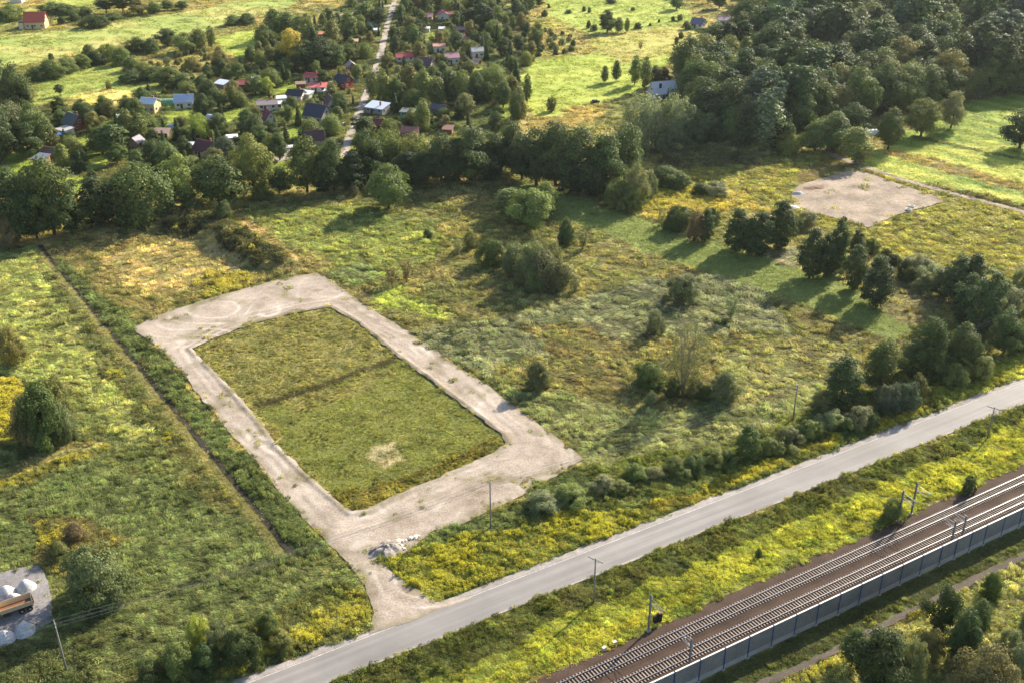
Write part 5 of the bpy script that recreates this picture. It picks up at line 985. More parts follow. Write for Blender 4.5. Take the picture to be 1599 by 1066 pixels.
# ------------------------------------------------------------------ houses
WIN = {}; HOMES = []
def window_mesh(w, h):
    if (w, h) not in WIN:
        fr = MB(); t = .09
        fr.box(-w / 2, w / 2, -.05, .03, -h / 2, -h / 2 + t).box(-w / 2, w / 2, -.05, .03, h / 2 - t, h / 2).box(-w / 2, -w / 2 + t, -.05, .03, -h / 2 + t, h / 2 - t).box(w / 2 - t, w / 2, -.05, .03, -h / 2 + t, h / 2 - t).box(-.03, .03, -.05, .03, -h / 2 + t, h / 2 - t)
        WIN[(w, h)] = (fr.mesh('window', M_white), MB().box(-w / 2 + t, w / 2 - t, -.02, .02, -h / 2 + t, h / 2 - t).mesh('pane', M_glass))
    return WIN[(w, h)]
def house(label, u, v, L, W, hw, hr, deg, wall, roof, kind='gable', chim=1, win=1, name='house', cat='house', group='garden houses', over=.45):
    L *= .9; W *= .9; hw *= .92; hr *= .9; x, y = at(u, v); r = empty(name, (x, y, 0), math.radians(deg)); tag(r, label, cat, group); HOMES.append((x, y, label)); FOOT.append((x, y, (L + W) * .26))
    wm = paint(tuple(int(c_ * f_) for c_, f_ in zip(wall, (.97, .94, .88))), .85, .10, .8); rm = paint(roof, .45 if sum(roof) > 520 else .75, .12, 1.2, .4)
    a, b = L / 2, W / 2
    if kind == 'gable':
        MB().add([(-a, -b, -.2), (a, -b, -.2), (a, b, -.2), (-a, b, -.2), (-a, -b, hw), (a, -b, hw), (a, b, hw), (-a, b, hw), (-a, 0, hw + hr), (a, 0, hw + hr)],
                 [(0, 1, 5, 4), (1, 2, 6, 9, 5), (2, 3, 7, 6), (3, 0, 4, 8, 7), (4, 5, 9, 8), (6, 7, 8, 9)]).build('wall', wm, r)
        k = hr / b; m = MB(); t = .16
        for sg in (-1, 1):
            e = b + over; z0 = hw - over * k; A = [(-a - over, 0, hw + hr + .02), (a + over, 0, hw + hr + .02), (a + over, sg * e, z0 + .02), (-a - over, sg * e, z0 + .02)]
            m.add(A + [(p[0], p[1], p[2] + t) for p in A], [(0, 1, 2, 3), (7, 6, 5, 4), (0, 4, 5, 1), (1, 5, 6, 2), (2, 6, 7, 3), (3, 7, 4, 0)])
        rf = m.build('roof', rm, r); MB().box(-a - over, a + over, -.14, .14, hw + hr + .13, hw + hr + .24).build('ridge', rm, rf)
        if chim:
            cm = MB().box(-.35, .35, -.3, .3, hw + hr - 1.0, hw + hr + 1.0).mesh('chimney', paint((150, 96, 78), .9, .15, 4)); link('chimney', cm, rf, (a * .45, W * .12, 0))
    else:      # shed roof, sloping towards the front
        MB().add([(-a, -b, -.2), (a, -b, -.2), (a, b, -.2), (-a, b, -.2), (-a, -b, hw), (a, -b, hw), (a, b, hw + hr), (-a, b, hw + hr)], [(0, 1, 5, 4), (1, 2, 6, 5), (2, 3, 7, 6), (3, 0, 4, 7), (4, 5, 6, 7)]).build('wall', wm, r)
        k = hr / W; o_ = over; A = [(-a - o_, -b - o_, hw - o_ * k + .03), (a + o_, -b - o_, hw - o_ * k + .03), (a + o_, b + o_, hw + hr + o_ * k + .03), (-a - o_, b + o_, hw + hr + o_ * k + .03)]
        m = MB().add(A + [(p[0], p[1], p[2] + .14) for p in A], [(0, 1, 2, 3), (7, 6, 5, 4), (0, 4, 5, 1), (1, 5, 6, 2), (2, 6, 7, 3), (3, 7, 4, 0)]); rf = m.build('roof', rm, r)
        if chim: MB().box(a * .3, a * .3 + .6, -.3, .3, hw, hw + hr + 1.1).build('chimney', paint((150, 96, 78), .9, .15, 4), rf)
    if win:
        ww, wh = (1.3, 1.2) if hw > 2.3 else (.9, .8); fm, pm = window_mesh(ww, wh); zc = min(hw - .75, 1.6)
        def put(px_, py_, z, rz): o = link('window', fm, r, (px_, py_, z)); o.rotation_euler.z = rz; link('pane', pm, o)
        xs = (-.3, .3) if L < 8.5 else (-.34, 0.0, .34)
        for q in xs[1:] if L < 6 else xs: put(q * L, -b - .035, zc, 0)
        for sg in (-1, 1):
            put(sg * (a + .035), -W * .2, zc, sg * math.pi / 2)
            if kind == 'gable' and hr > 2.2: put(sg * (a + .035), 0, hw + hr * .32, sg * math.pi / 2)
        dr = MB().box(-.48, .48, -.05, .03, 0, 2.05).build('door', paint((92, 66, 48), .6), r, (-L * .12, -b - .04, .02)); MB().tube([(.35, -.06, 1.0), (.35, -.12, 1.0), (.25, -.12, 1.0)], .02, 4).build('handle', M_galv, dr)
    return r
CRM, WHT, BRN, RWD = (226, 208, 170), (232, 230, 224), (120, 92, 72), (150, 78, 52)
RED, MAR, DRD, GRY, BLK, MET = (186, 92, 72), (98, 56, 54), (150, 72, 68), (134, 130, 128), (58, 58, 66), (206, 214, 224)
h = house('big cream farmhouse with steep red tiled roof on the upper left field', 58, 43, 12.5, 9, 4.2, 5.2, 6, CRM, RED)
MB().box(-8.6, -6.0, -4.6, 1.0, -.2, 3.4).build('annex', paint(CRM, .85), h); MB().box(-8.9, -5.9, -4.9, 1.3, 3.4, 3.6).build('annex_roof', paint((110, 96, 90), .8), h)
house('brown log house with dark green-grey gabled roof at the left', 118, 201, 8.5, 7.5, 2.7, 4.0, -38, RWD, (92, 104, 102))
house('low white garage with flat pale roof before the brown log house', 103, 210, 6, 5, 2.4, .3, -35, WHT, (176, 172, 168), 'shed', 0, 0, 'garage', 'garage')
house('small brown shed with brown roof behind the pale birch at left', 82, 244, 6.5, 5, 2.2, 1.4, -20, (140, 96, 66), (112, 92, 84), 'gable', 0, 1, 'shed', 'shed')
house('small tan shed with slate-blue roof at the lower left of the gardens', 66, 257, 5.2, 4.6, 2.6, 1.0, -22, (186, 150, 104), (112, 122, 140), 'shed', 0, 1, 'shed', 'shed')
house('cream two-storey house with shiny white roof beside the light green field', 236, 174, 7.5, 6.5, 4.4, 1.8, -12, (232, 214, 168), MET)
house('white house with blue-grey metal roof right of the cream house', 289, 167, 8.5, 7, 3.2, 2.6, 8, WHT, (176, 190, 210))
house('small grey-roofed hut half hidden by trees at left', 214, 228, 5, 4.4, 2.2, 1.8, 75, (176, 158, 140), (150, 146, 156), 'gable', 0, 1, 'hut', 'hut')
house('low brown open shed with people-height doorway left of the thuja hedge', 252, 214, 7, 4, 2.2, .9, -5, (104, 82, 66), (142, 122, 112), 'shed', 0, 1, 'shed', 'shed')
house('cream cottage with dark red roof and dormer at the lower gardens', 324, 243, 9, 7, 3.0, 3.2, -28, (230, 206, 180), MAR)
house('red-roofed brown timber house at the right end of the garden path', 387, 141, 8, 6, 3.6, 1.6, 10, (128, 78, 56), (170, 92, 80))
house('low hut with shiny white roof left of the red-roofed timber house', 347, 137, 6, 4, 2.2, 1.0, -30, (150, 140, 130), (214, 224, 236), 'shed', 0, 0, 'hut', 'hut')
house('brown gabled hut pair behind the two spruces', 320, 150, 4.6, 4.4, 2.0, 2.6, 80, (132, 108, 90), (128, 98, 88), 'gable', 0, 1, 'hut', 'hut')
house('small cream hut with reddish roof right of the gabled hut', 336, 150, 4.6, 4.0, 2.2, 1.7, -60, (224, 212, 188), (160, 130, 116), 'gable', 0, 1, 'hut', 'hut')
house('tiny red-roofed shed behind the bright willow', 334, 200, 4.5, 3.5, 2.0, 1.2, 0, (120, 90, 74), (120, 64, 60), 'gable', 0, 0, 'shed', 'shed')
house('tiny flat white roof among the hedges of the lower gardens', 363, 221, 4.2, 3.4, 2.0, .3, 15, (190, 184, 176), (232, 230, 224), 'shed', 0, 0, 'shed', 'shed')
house('white bungalow with red roof beside the garden alley', 489, 127, 7.5, 6, 2.6, 1.5, -18, WHT, (168, 80, 84))
house('white house with flat pinkish red roof beside the garden alley', 497, 143, 8.5, 5, 2.6, .9, 4, (226, 226, 232), (200, 104, 100), 'shed')
house('red-brown timber house with black roof and white windows', 537, 137, 7, 6.4, 3.6, 2.8, -32, (142, 62, 40), BLK)
house('low house with black hipped roof between white sheds', 463, 154, 8, 6.5, 2.2, 2.0, -15, (222, 214, 204), (50, 54, 62))
house('white arched garden shed right of the black-roofed house', 479, 152, 5.5, 4, 2.0, .6, -25, (224, 226, 224), (218, 226, 222), 'shed', 0, 0, 'shed', 'shed')
house('white cottage with taupe roof and veranda at the left of the lane', 418, 170, 9, 6.5, 2.7, 1.4, 12, WHT, (146, 132, 128))
house('white annex with small windows right of the taupe-roofed cottage', 433, 170, 4.2, 3.6, 2.6, .3, 10, WHT, (210, 214, 210), 'shed', 0, 1, 'annex', 'annex')
house('white hut with steep dark red roof in front of the taupe-roofed cottage', 421, 190, 6.2, 5.2, 1.8, 3.4, -62, WHT, (112, 46, 58), 'gable', 0)
house('house with steep dark maroon roof behind the large slate house', 517, 168, 7, 6, 1.8, 3.8, -68, (212, 204, 196), (84, 60, 62), 'gable', 0)
house('white utility hut with pale flat roof near the red-brown timber house', 516, 149, 5, 4, 2.4, .4, -10, (222, 222, 222), (208, 216, 224), 'shed', 0, 0, 'hut', 'hut')
h = house('large grey house with slate-black roof and cross gable by the lane', 497, 189, 10.5, 8, 3.4, 4.2, -30, (190, 186, 182), (62, 66, 78))
house('maroon-roofed house half hidden above the belt left of the lane', 491, 224, 8, 6.5, 2.4, 3.0, 15, (186, 172, 160), (82, 58, 60), 'gable', 1)
house('grey house with shiny blue-white sheet roof right of the lane', 590, 176, 9.5, 6.5, 2.8, 1.3, -28, (168, 168, 172), (196, 208, 226), 'shed')
house('low shed with teal wall and dark roof right of the sheet-roofed house', 639, 182, 7, 5, 2.5, .5, -12, (120, 196, 170), (92, 100, 100), 'shed', 0, 1, 'shed', 'shed')
house('maroon shed with maroon roof below the sheet-roofed house', 595, 201, 5.8, 5, 2.2, 2.0, -18, (104, 58, 58), (112, 60, 62), 'gable', 0, 0, 'shed', 'shed')
house('pink-brown house half hidden in trees above the belt', 641, 212, 7, 5.5, 2.4, 1.4, -8, (196, 158, 136), (150, 102, 88), 'gable', 0)
house('low hut with charcoal roof among dark trees right of the birch', 687, 176, 7, 5.6, 2.2, 1.5, -28, (120, 112, 108), (82, 82, 94), 'gable', 0, 0, 'hut', 'hut')
house('small tan hut with pointed gable right of the birch', 694, 196, 4, 3.6, 1.8, 1.9, -70, (168, 140, 112), (108, 96, 84), 'gable', 0, 0, 'hut', 'hut')
house('cream bungalow with long red roof right of the lane', 632, 95, 9.5, 6, 2.5, 1.6, 12, (228, 216, 198), (184, 84, 86))
h = house('cream house with steep brown roof and dark lean-to right of the lane', 664, 108, 9, 7, 3.0, 3.2, -22, (222, 206, 172), (98, 76, 78))
MB().box(-5.5, 1.5, -6.2, -3.9, 0, 2.1).build('lean_to', paint((64, 68, 82), .6), h)
house('white house with mauve-pink roof right of the brown-roofed house', 705, 99, 7.5, 6, 3.6, 1.8, 18, WHT, (190, 140, 150))
house('white house with peach roof half hidden behind a tree', 686, 81, 6.5, 6, 3.6, .9, 5, WHT, (206, 150, 132))
house('white cabin with pale grey roof and arched porch', 745, 89, 6.4, 5.6, 3.6, 1.6, 14, WHT, (188, 186, 180))
house('tiny open hut with brown and white gabled roof on the lawn', 744, 102, 4, 3.4, 1.9, 1.3, -35, (150, 110, 88), (190, 160, 148), 'gable', 0, 0, 'hut', 'hut')
house('cream cottage with peach gabled roof behind dark spruces', 721, 66, 6.8, 6, 2.6, 1.9, -50, (226, 208, 186), (206, 164, 146))
house('long hut with brown roof behind the peach-roofed cottage', 721, 52, 7, 5, 2.4, 1.3, 5, (140, 110, 96), (142, 118, 110), 'gable', 0)
house('long low house with pink roof at the top of the gardens', 665, 31, 8.5, 5.5, 2.3, 1.5, 0, (224, 214, 202), (214, 150, 150))
house('tall white house with red hip roof beside the great spruce', 692, 31, 6.5, 6, 3.6, 2.0, -75, (226, 228, 236), (176, 84, 88))
house('long reddish roof behind the tall white house', 706, 27, 8, 5, 2.4, 1.2, 4, (198, 160, 146), (176, 108, 100), 'gable', 0)
house('long low hut with red and pale roof in the grove left of the lane', 556, 49, 9.5, 4, 2.2, .8, 0, (180, 150, 136), (202, 140, 126), 'shed', 0, 0, 'hut', 'hut')
house('grey-blue sheds beside the lane near the top', 583, 40, 6, 4, 2.2, .5, 0, (168, 178, 188), (176, 188, 200), 'shed', 0, 0, 'shed', 'shed')
house('tan hut with white roof ridge left of the lane', 549, 110, 6, 5, 2.6, 2.0, -70, (166, 124, 100), (176, 158, 150), 'gable', 0)
house('small pink-gabled hut left of the lane', 552, 87, 5.2, 4.6, 2.0, 1.8, -55, (196, 168, 160), (150, 110, 110), 'gable', 0, 0, 'hut', 'hut')
h = house('pale metal-roofed farmhouse behind the silvery willows', 1034, 152, 12, 9, 3.0, 4.6, 20, (214, 214, 214), (202, 206, 210))
MB().box(-3.2, -2.2, -3.2, -2.5, 5.0, 6.9).build('dormer_stack', M_black, h)
house('white house with grey roof at the top of the wood', 1090, 43, 8, 6.5, 2.8, 2.8, -32, WHT, (112, 108, 124), 'gable', 1, 1, 'house', 'house', 'houses at the wood')
house('white house with pinkish roof at the top of the wood', 1130, 39, 7.5, 6.5, 3.4, 1.7, 5, (220, 226, 230), (178, 150, 146), 'gable', 1, 1, 'house', 'house', 'houses at the wood')
house('bright white gable between dark conifers at the top of the wood', 1158, 28, 5, 5, 3.4, 1.6, 60, (238, 238, 236), (200, 204, 210), 'gable', 0, 1, 'house', 'house', 'houses at the wood')
house('pale roof showing between crowns at the right edge of the wood', 1582, 90, 9, 7, 5.0, 3.0, -20, (214, 216, 222), (196, 200, 208), 'gable', 0, 0, 'house', 'house', 'houses at the wood')
for lb, u, v, L, W, h_, r_, dg, wc, rc in (('small white roof among pale trees at the left of the gardens', 192, 189, 5, 3.5, 2.0, .4, 10, (190, 186, 176), (228, 226, 220)), ('tiny blue-white greenhouse left of the dark red cottage', 302, 232, 3.4, 2.6, 1.8, .3, 0, (190, 205, 215), (205, 220, 232)),
        ('small tan hut under the grove left of the lane', 553, 70, 4.5, 3.6, 2.1, .6, 5, (178, 140, 112), (186, 150, 130)), ('orange-brown roof deep in the grove left of the lane', 503, 60, 6, 4, 2.6, .6, 0, (170, 110, 84), (190, 120, 90)), ('white hut at the far end of the left lawn', 400, 128, 3.6, 3, 2, .4, 8, (224, 222, 216), (214, 214, 212)),
        ('small pale hut on the bright lawn right of the lane', 667, 50, 3, 3, 2.2, .4, 0, (230, 230, 228), (222, 222, 220)), ('tiny white summerhouse behind the long hedge', 690, 50, 3.2, 3, 2.0, .5, 0, (224, 224, 224), (214, 218, 222)), ('brown log store before the white bungalow', 470, 137, 4.5, 2.6, 2.0, .5, 12, (126, 92, 70), (138, 108, 92)),
        ('white toolshed left of the alley end', 440, 160, 4, 3, 2.2, .4, 15, (230, 230, 230), (216, 220, 224)), ('grey hut between birches at the right garden edge', 757, 66, 4, 3.4, 2.1, .5, 0, (170, 166, 160), (196, 196, 196)), ('small brown roof at the dark end of the gardens', 776, 47, 5, 4, 2.4, .8, 0, (120, 92, 76), (140, 104, 90)),
        ('small red-brown roof below the white cabin', 700, 208, 4, 3.4, 2.0, .8, -10, (138, 104, 86), (132, 96, 82)), ('pale tin shed by the birches left of the lane top', 588, 52, 3.6, 3, 2.0, .4, 0, (190, 196, 200), (206, 212, 216)), ('white-walled hut behind the farmhouse row at the top left', 28, 4, 8, 6, 3.2, .8, 0, (226, 224, 220), (160, 150, 146)), ('dark-roofed house at the very top of the garden grove', 560, 4, 8, 6, 3.0, 1.0, 0, (170, 150, 140), (96, 66, 70))):
    house(lb, u, v, L, W, h_, r_, dg, wc, rc, 'shed', 0, 0, 'shed', 'shed')
def tarp(px, L, W, rz, rgb, label, name='tarpaulin', cat='tarpaulin', z=1.4):
    x, y = at(*px); r = empty(name, (x, y, 0), rz); tag(r, label, cat); v = []; f = []; n = 8
    for i in range(n + 1):
        for j in range(5): v.append((L * (i / n - .5), W * (j / 4 - .5), z + .5 * (1 - (j / 2 - 1) ** 2) + random.uniform(-.06, .06)))
    for i in range(n):
        for j in range(4): f.append((i * 5 + j, (i + 1) * 5 + j, (i + 1) * 5 + j + 1, i * 5 + j + 1))
    MB().add(v, f).add([(p[0], p[1], p[2] - .03) for p in v], [tuple(reversed(q)) for q in f]).build('cover', paint(rgb, .45), r); m = MB()
    for a in (-.48, 0, .48):
        for b in (-.46, .46): m.tube([(a * L, b * W, 0), (a * L, b * W, z + .05)], .05, 5)
    m.build('frame', M_wood, r)
tarp((93, 215), 7.5, 2.6, .35, (66, 140, 226), 'bright blue tarpaulin cover beside the white garage')
tarp((448, 235), 5, 3.4, .15, (232, 230, 226), 'white awning over the paved court above the belt', 'awning', 'awning')
def pool(px, R, label):
    x, y = at(*px); r = empty('paddling_pool', (x, y, 0)); tag(r, label, 'pool'); v = []; f = []; n = 24
    for k in range(n):
        a = 2 * math.pi * k / n
        for q, z in ((R, 0), (R, .8), (R - .15, .8), (R - .15, .62)): v.append((q * math.cos(a), q * math.sin(a), z))
    for k in range(n):
        for j in range(3): f.append((k * 4 + j, ((k + 1) % n) * 4 + j, ((k + 1) % n) * 4 + j + 1, k * 4 + j + 1))
    MB().add(v, f).build('wall', paint((150, 190, 220), .4), r); MB().add([((R - .15) * math.cos(2 * math.pi * k / n), (R - .15) * math.sin(2 * math.pi * k / n), .62) for k in range(n)], [tuple(range(n))]).build('water', paint((96, 176, 214), .1), r)
pool((555, 126), 1.7, 'round blue paddling pool beside the red-brown timber house')
def car(px, rz, rgb, label):
    x, y = at(*px); r = empty('parked_car', (x, y, 0), rz); tag(r, label, 'car', 'parked cars'); p = paint(rgb, .35, .04, 1, .6)
    m = MB(); m.box(-2.1, 2.1, -.88, .88, .3, .85, .06, .06); m.build('body', p, r); MB().box(-1.5, 1.0, -.8, .8, .85, 1.4, .45, .14).build('cabin', M_glass, r); MB().box(-1.0, .5, -.62, .62, 1.402, 1.44, .04, .04).build('roof', p, r)
    w = MB().tube([(0, -.1, 0), (0, .1, 0)], .32, 14).mesh('wheel', M_black)
    for a in (-1.35, 1.3):
        for b in (-.82, .82): link('wheel', w, r, (a, b, .32))
car((535, 197), 1.1, (52, 54, 58), 'dark grey car parked by the lane below the slate house'); car((33, 44), .1, (150, 156, 164), 'silver car parked left of the red-roofed farmhouse'); car((929, 161), .6, (40, 42, 46), 'dark trailer-like car on the lime field track')
# hedges
def hedge(pxs, w, h, label, colr='deep'):
    P = [np.array(at(*p)) for p in pxs]; V = []; T = []; k = 0
    r = empty('hedge', (P[0][0], P[0][1], 0)); tag(r, None, 'hedge', 'garden hedges'); npr = np.random.RandomState(len(PENDING))
    for a, b in zip(P[:-1], P[1:]):
        L = np.hypot(*(b - a)); n = int(L * 90); t = npr.random_sample(n); o = npr.uniform(-.5, .5, n) * w; z = npr.random_sample(n) ** .6 * h; d = (b - a) / L; nn = np.array([d[1], -d[0]])
        p = np.column_stack([a[0] + d[0] * L * t + nn[0] * o, a[1] + d[1] * L * t + nn[1] * o, z]) - np.array([P[0][0], P[0][1], 0])
        q = npr.normal(size=(n, 3)); q[:, 2] += .5; q /= np.linalg.norm(q, axis=1)[:, None]; u = np.cross(q, npr.normal(size=(n, 3))); u /= np.linalg.norm(u, axis=1)[:, None]; ww = np.cross(q, u); s = npr.uniform(.1, .22, n)[:, None]
        V.append(np.stack([p - u * s - ww * s * .7, p + u * s - ww * s * .7, p + u * s + ww * s * .7, p - u * s + ww * s * .7], 1)); T.append(npr.random_sample(n))
    c = link('foliage', quads_mesh('hedge_foliage', np.concatenate(V).reshape(-1, 3), np.concatenate(T), M_leaf), r); c.color = (*PAL[colr], 1)
    PENDING.setdefault(label, []).append((row_col(*P[0]), r))
for hp in ([(100, 217), (118, 228), (134, 242)], [(430, 138), (470, 128)], [(640, 38), (700, 36)], [(660, 46), (705, 42)], [(585, 190), (622, 190), (650, 202), (690, 205)], [(300, 222), (340, 212)], [(350, 212), (375, 226)], [(557, 84), (575, 84)], [(555, 116), (572, 110)], [(690, 116), (730, 112)], [(755, 78), (790, 72)], [(140, 238), (165, 234)], [(340, 178), (385, 164)], [(1085, 52), (1140, 46)], [(90, 36), (128, 32)], [(120, 215), (150, 208)], [(460, 122), (505, 130), (525, 124)]):
    hedge(hp, 1.5, 2.2, 'clipped dark hedge between the garden plots', random.choice(['deep', 'dark', 'mid']))

# ------------------------------------------------------------------ greenery filling the gardens, and the wood
ADJ = {'dark': 'dark', 'deep': 'dark green', 'mid': 'green', 'light': 'light green', 'lime': 'lime', 'silver': 'silvery', 'grey': 'grey-green', 'pale': 'pale', 'blue': 'bluish', 'red': 'reddish', 'yellow': 'yellowish', 'olive': 'olive', 'brown': 'brownish'}
NOUN = {'broad': 'broadleaf tree', 'alder': 'upright tree', 'willow': 'willow', 'birch': 'slender tree', 'pine': 'pine', 'spruce': 'spruce', 'thuja': 'columnar conifer', 'bush': 'shrub', 'osier': 'upright shrub', 'sparse': 'sparse shrub'}
def short(lb):
    for c_ in (' at ', ' beside ', ' right of ', ' left of ', ' behind ', ' before ', ' half ', ' among ', ' between ', ' in ', ' near ', ' below ', ' above ', ' by ', ' on ', ' showing ', ' and '): lb = lb.split(c_)[0]
    return ' '.join(lb.split()[:7])
def look(kd, cl, x, y, where):
    if where: return '%s %s %s' % (ADJ[cl], NOUN[kd], where)
    hx = min(HOMES, key=lambda q: (q[0] - x) ** 2 + (q[1] - y) ** 2); return '%s %s near the %s' % (ADJ[cl], NOUN[kd], short(hx[2]))
def fill(px, spacing, kinds, label, group, cat, size, n_max, avoid=2.0, bias=None, clump=None, seedn=5):
    P = poly(px); rs = random.Random(seedn); pts = []; lanes = [LANE, CROSS, ALLEY]
    x0, x1, y0, y1 = P[:, 0].min(), P[:, 0].max(), P[:, 1].min(), P[:, 1].max(); tries = 0
    lawns = [q['p'] for q in ZONES if q['stuff'] == 'garden'][1:]
    while len(pts) < n_max and tries < n_max * 60:
        tries += 1; x = rs.uniform(x0, x1); y = rs.uniform(y0, y1); X, Y = np.array([x]), np.array([y])
        if not inside(P, X, Y)[0]: continue
        if any(abs(x - fx) < fr + avoid and -fr - avoid * 2.5 < (y - fy) < fr + avoid for fx, fy, fr in FOOT): continue
        if any(inside(l, X, Y)[0] for l in lawns) or any(seg_dist(l, X, Y)[0] < (3.0 if size <= 1 else 5.5) for l in lanes): continue
        if any((x - a) ** 2 + (y - b) ** 2 < spacing ** 2 for a, b in pts): continue
        pts.append((x, y)); kd, cl, (s0, s1) = rs.choice(kinds); s = rs.uniform(s0, s1) * size
        put_tree(x, y, s * rs.uniform(.85, 1.2), s, kd, cl, look(kd, cl, x, y, label), group, cat)
GARD = [(60, 240), (60, 180), (200, 172), (330, 120), (455, 66), (520, 22), (565, 0), (765, 0), (845, 52), (825, 110), (800, 170), (785, 212), (600, 212), (480, 240), (400, 262), (150, 285)]
fill(GARD, 7.5, [('bush', 'mid', (.5, .9)), ('bush', 'light', (.5, .9)), ('osier', 'pale', (.5, .8)), ('bush', 'deep', (.5, .9)), ('osier', 'light', (.5, .8)), ('bush', 'yellow', (.35, .5))], None, 'garden shrubs', 'shrub', 1.0, 110, 1.2, seedn=11)
fill(GARD, 8.5, [('broad', 'mid', (.4, .62)), ('broad', 'light', (.38, .6)), ('broad', 'deep', (.45, .65)), ('willow', 'light', (.4, .6)), ('spruce', 'deep', (.5, .75)), ('broad', 'mid', (.38, .6)), ('broad', 'olive', (.38, .6))], None, 'garden trees', 'tree', 1.32, 190, 1.6, seedn=12)
fill(GARD, 6.5, [('birch', 'mid', (.3, .5)), ('willow', 'mid', (.3, .45)), ('willow', 'olive', (.28, .42)), ('birch', 'light', (.3, .5)), ('willow', 'deep', (.3, .45))], None, 'garden trees', 'tree', 1.0, 110, 1.0, seedn=18)
fill(GARD, 5, [('thuja', 'deep', (.9, 1.5)), ('thuja', 'dark', (.9, 1.6))], None, 'garden conifers', 'conifer', 1.0, 110, .8, seedn=13)
fill([(60, 165), (130, 165), (220, 155), (260, 150), (330, 110), (345, 82), (300, 82), (240, 100), (200, 128), (250, 130), (250, 150), (130, 172)], 6, [('bush', 'light', (.5, .9)), ('bush', 'olive', (.5, .9)), ('osier', 'pale', (.5, .8)), ('bush', 'mid', (.5, .9))], 'on the fallow strip above the gardens', 'scrub on the fallow strip', 'shrub', 1.0, 40, 1.0, seedn=14)
fill([(790, 60), (850, 48), (900, 60), (900, 85), (840, 92), (800, 110), (790, 100)], 5, [('bush', 'deep', (.5, .9)), ('bush', 'mid', (.5, .8)), ('osier', 'pale', (.6, 1.0)), ('bush', 'dark', (.5, .8))], 'in the scrub at the right end of the gardens', 'bushes right of the gardens', 'shrub', 1.0, 34, 1.0, seedn=15)
fill([(640, 2), (760, -8), (850, 0), (840, 40), (790, 60), (740, 30), (640, 14)], 9, [('broad', 'deep', (.6, .9)), ('broad', 'mid', (.5, .85)), ('birch', 'light', (.6, .9)), ('pine', 'dark', (.6, .9))], 'in the grove at the top of the gardens', 'grove at the top of the gardens', 'tree', 1.0, 26, 2.0, seedn=16)
fill([(1040, 14), (1075, 20), (1175, 10), (1190, -30), (1030, -30)], 9, [('broad', 'deep', (.8, 1.2)), ('broad', 'mid', (.7, 1.1)), ('birch', 'light', (.8, 1.2)), ('pine', 'dark', (.8, 1.1))], 'behind the white houses above the wood', 'trees behind the houses at the wood', 'tree', 1.0, 20, 3.0, seedn=17)
WOOD = [(1080, 238), (1200, 236), (1330, 194), (1420, 172), (1510, 150), (1599, 142), (1720, 128), (1790, -10), (1640, -60), (1200, -60), (1186, 0), (1182, 60), (1125, 96), (1088, 114), (1066, 132), (1066, 160), (1078, 195)]
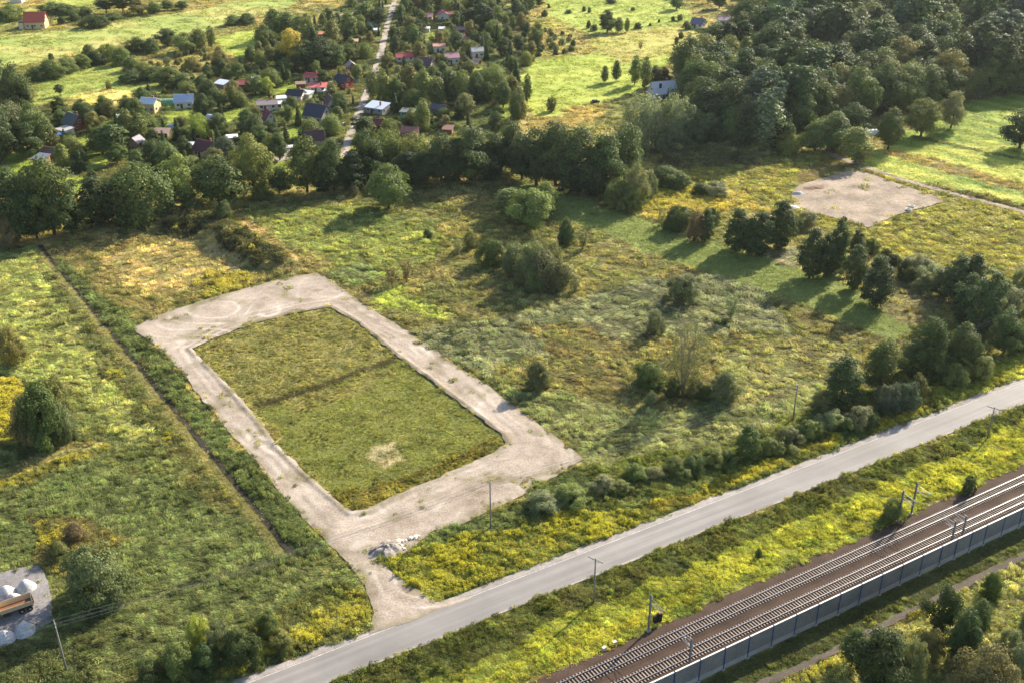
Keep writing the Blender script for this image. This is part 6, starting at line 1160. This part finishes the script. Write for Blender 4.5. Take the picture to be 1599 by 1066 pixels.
def wood():
    P = poly(WOOD); rs = random.Random(21); pts = []; X0, X1, Y0, Y1 = P[:, 0].min(), P[:, 0].max(), P[:, 1].min(), P[:, 1].max(); sp = 11.0
    gx = np.arange(X0, X1, sp); gy = np.arange(Y0, Y1, sp * .87)
    for j, yy in enumerate(gy):
        for xx in gx: pts.append((xx + (j % 2) * sp / 2 + rs.uniform(-.32, .32) * sp, yy + rs.uniform(-.32, .32) * sp))
    A = np.array(pts); A = A[inside(P, A[:, 0], A[:, 1])]
    keep = np.ones(len(A), bool)
    for fx, fy, fr in FOOT: keep &= ~((np.abs(A[:, 0] - fx) < fr + 4) & (A[:, 1] - fy > -fr - 16) & (A[:, 1] - fy < fr + 4))
    A = A[keep]; A = A[np.argsort(A[:, 1])]
    rowf = fbm(A[:, 0], A[:, 1], 40, 2, 88)
    MIX = [('broad', 'deep', .8, 1.15), ('broad', 'mid', .8, 1.1), ('alder', 'dark', .9, 1.15), ('broad', 'deep', .8, 1.2), ('birch', 'grey', .85, 1.1), ('broad', 'dark', .9, 1.2), ('broad', 'olive', .75, 1.05), ('pine', 'dark', .9, 1.25)]
    PIN = [('pine', 'deep', .95, 1.25), ('pine', 'dark', .95, 1.25), ('pine', 'blue', .9, 1.2), ('birch', 'grey', .9, 1.1), ('broad', 'deep', .8, 1.1)]
    rest = []; MIX += [('broad', 'light', .7, 1.0), ('birch', 'light', .8, 1.1), ('willow', 'grey', .8, 1.1)]
    for k, ((x, y), q) in enumerate(zip(A, rowf)):
        kd, cl, s0, s1 = rs.choice(PIN if (q > .52) else MIX); s = rs.uniform(s0, s1) * rs.uniform(1.35, 2.0)
        if k < 150: put_tree(x, y, s * rs.uniform(.95, 1.2), s, kd, cl, look(kd, cl, x, y, 'in the %s part of the dense wood' % ('left' if row_col(x, y) < .27 else 'middle' if row_col(x, y) < .37 else 'right')), 'trees of the dense wood', 'tree')
        else: rest.append((x, y, s, kd, cl))
    coll = bpy.data.collections.new('wood_shapes'); order = ['broad', 'alder', 'birch', 'pine', 'willow']; n = 0; IX = {}
    for kd in order:
        for cm, tm, V, T in SHAPES[kd]:
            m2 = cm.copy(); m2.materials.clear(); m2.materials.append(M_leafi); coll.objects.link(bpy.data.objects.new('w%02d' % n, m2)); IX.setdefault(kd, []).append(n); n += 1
    R = np.array([(x, y) for x, y, *_ in rest]); idx = np.array([rs.choice(IX[kd]) for _, _, _, kd, _ in rest]); s = np.array([r[2] for r in rest]); j = np.random.uniform(.95, 1.2, len(s))
    col = np.array([PAL[r[4]] for r in rest]) * np.random.uniform(.8, 1.25, (len(rest), 1)) * np.random.uniform(.92, 1.08, (len(rest), 3))
    scatter_obj('distant_wood', np.column_stack([R, np.full(len(R), -.1)]), idx, np.column_stack([np.zeros((len(R), 2)), np.random.uniform(0, 6.28, len(R))]), np.column_stack([s * j, s * j, s]), col, scatter_tree(coll), 'deep rows of the dense wood reaching to the top right corner', 'wood')
    print('wood', len(A))
wood()
scatter_plants()
number_labels()

# ------------------------------------------------------------------ haze over the plain
hz = MB().box(-9600, 9600, -6600, 12600, -4, 131).mesh('haze', [])
hm = bpy.data.materials.new('thin_haze'); hm.use_nodes = True; ht = hm.node_tree; ht.nodes.remove(ht.nodes['Principled BSDF'])
hv = ht.nodes.new('ShaderNodeVolumePrincipled'); hv.inputs['Color'].default_value = (.86, .92, 1.0, 1); hv.inputs['Density'].default_value = 0.000025; hv.inputs['Anisotropy'].default_value = .35
ht.links.new(hv.outputs[0], ht.nodes['Material Output'].inputs['Volume']); hz.materials.append(hm); tag(link('haze', hz), 'thin pale haze over the whole plain', 'haze', kind='stuff')
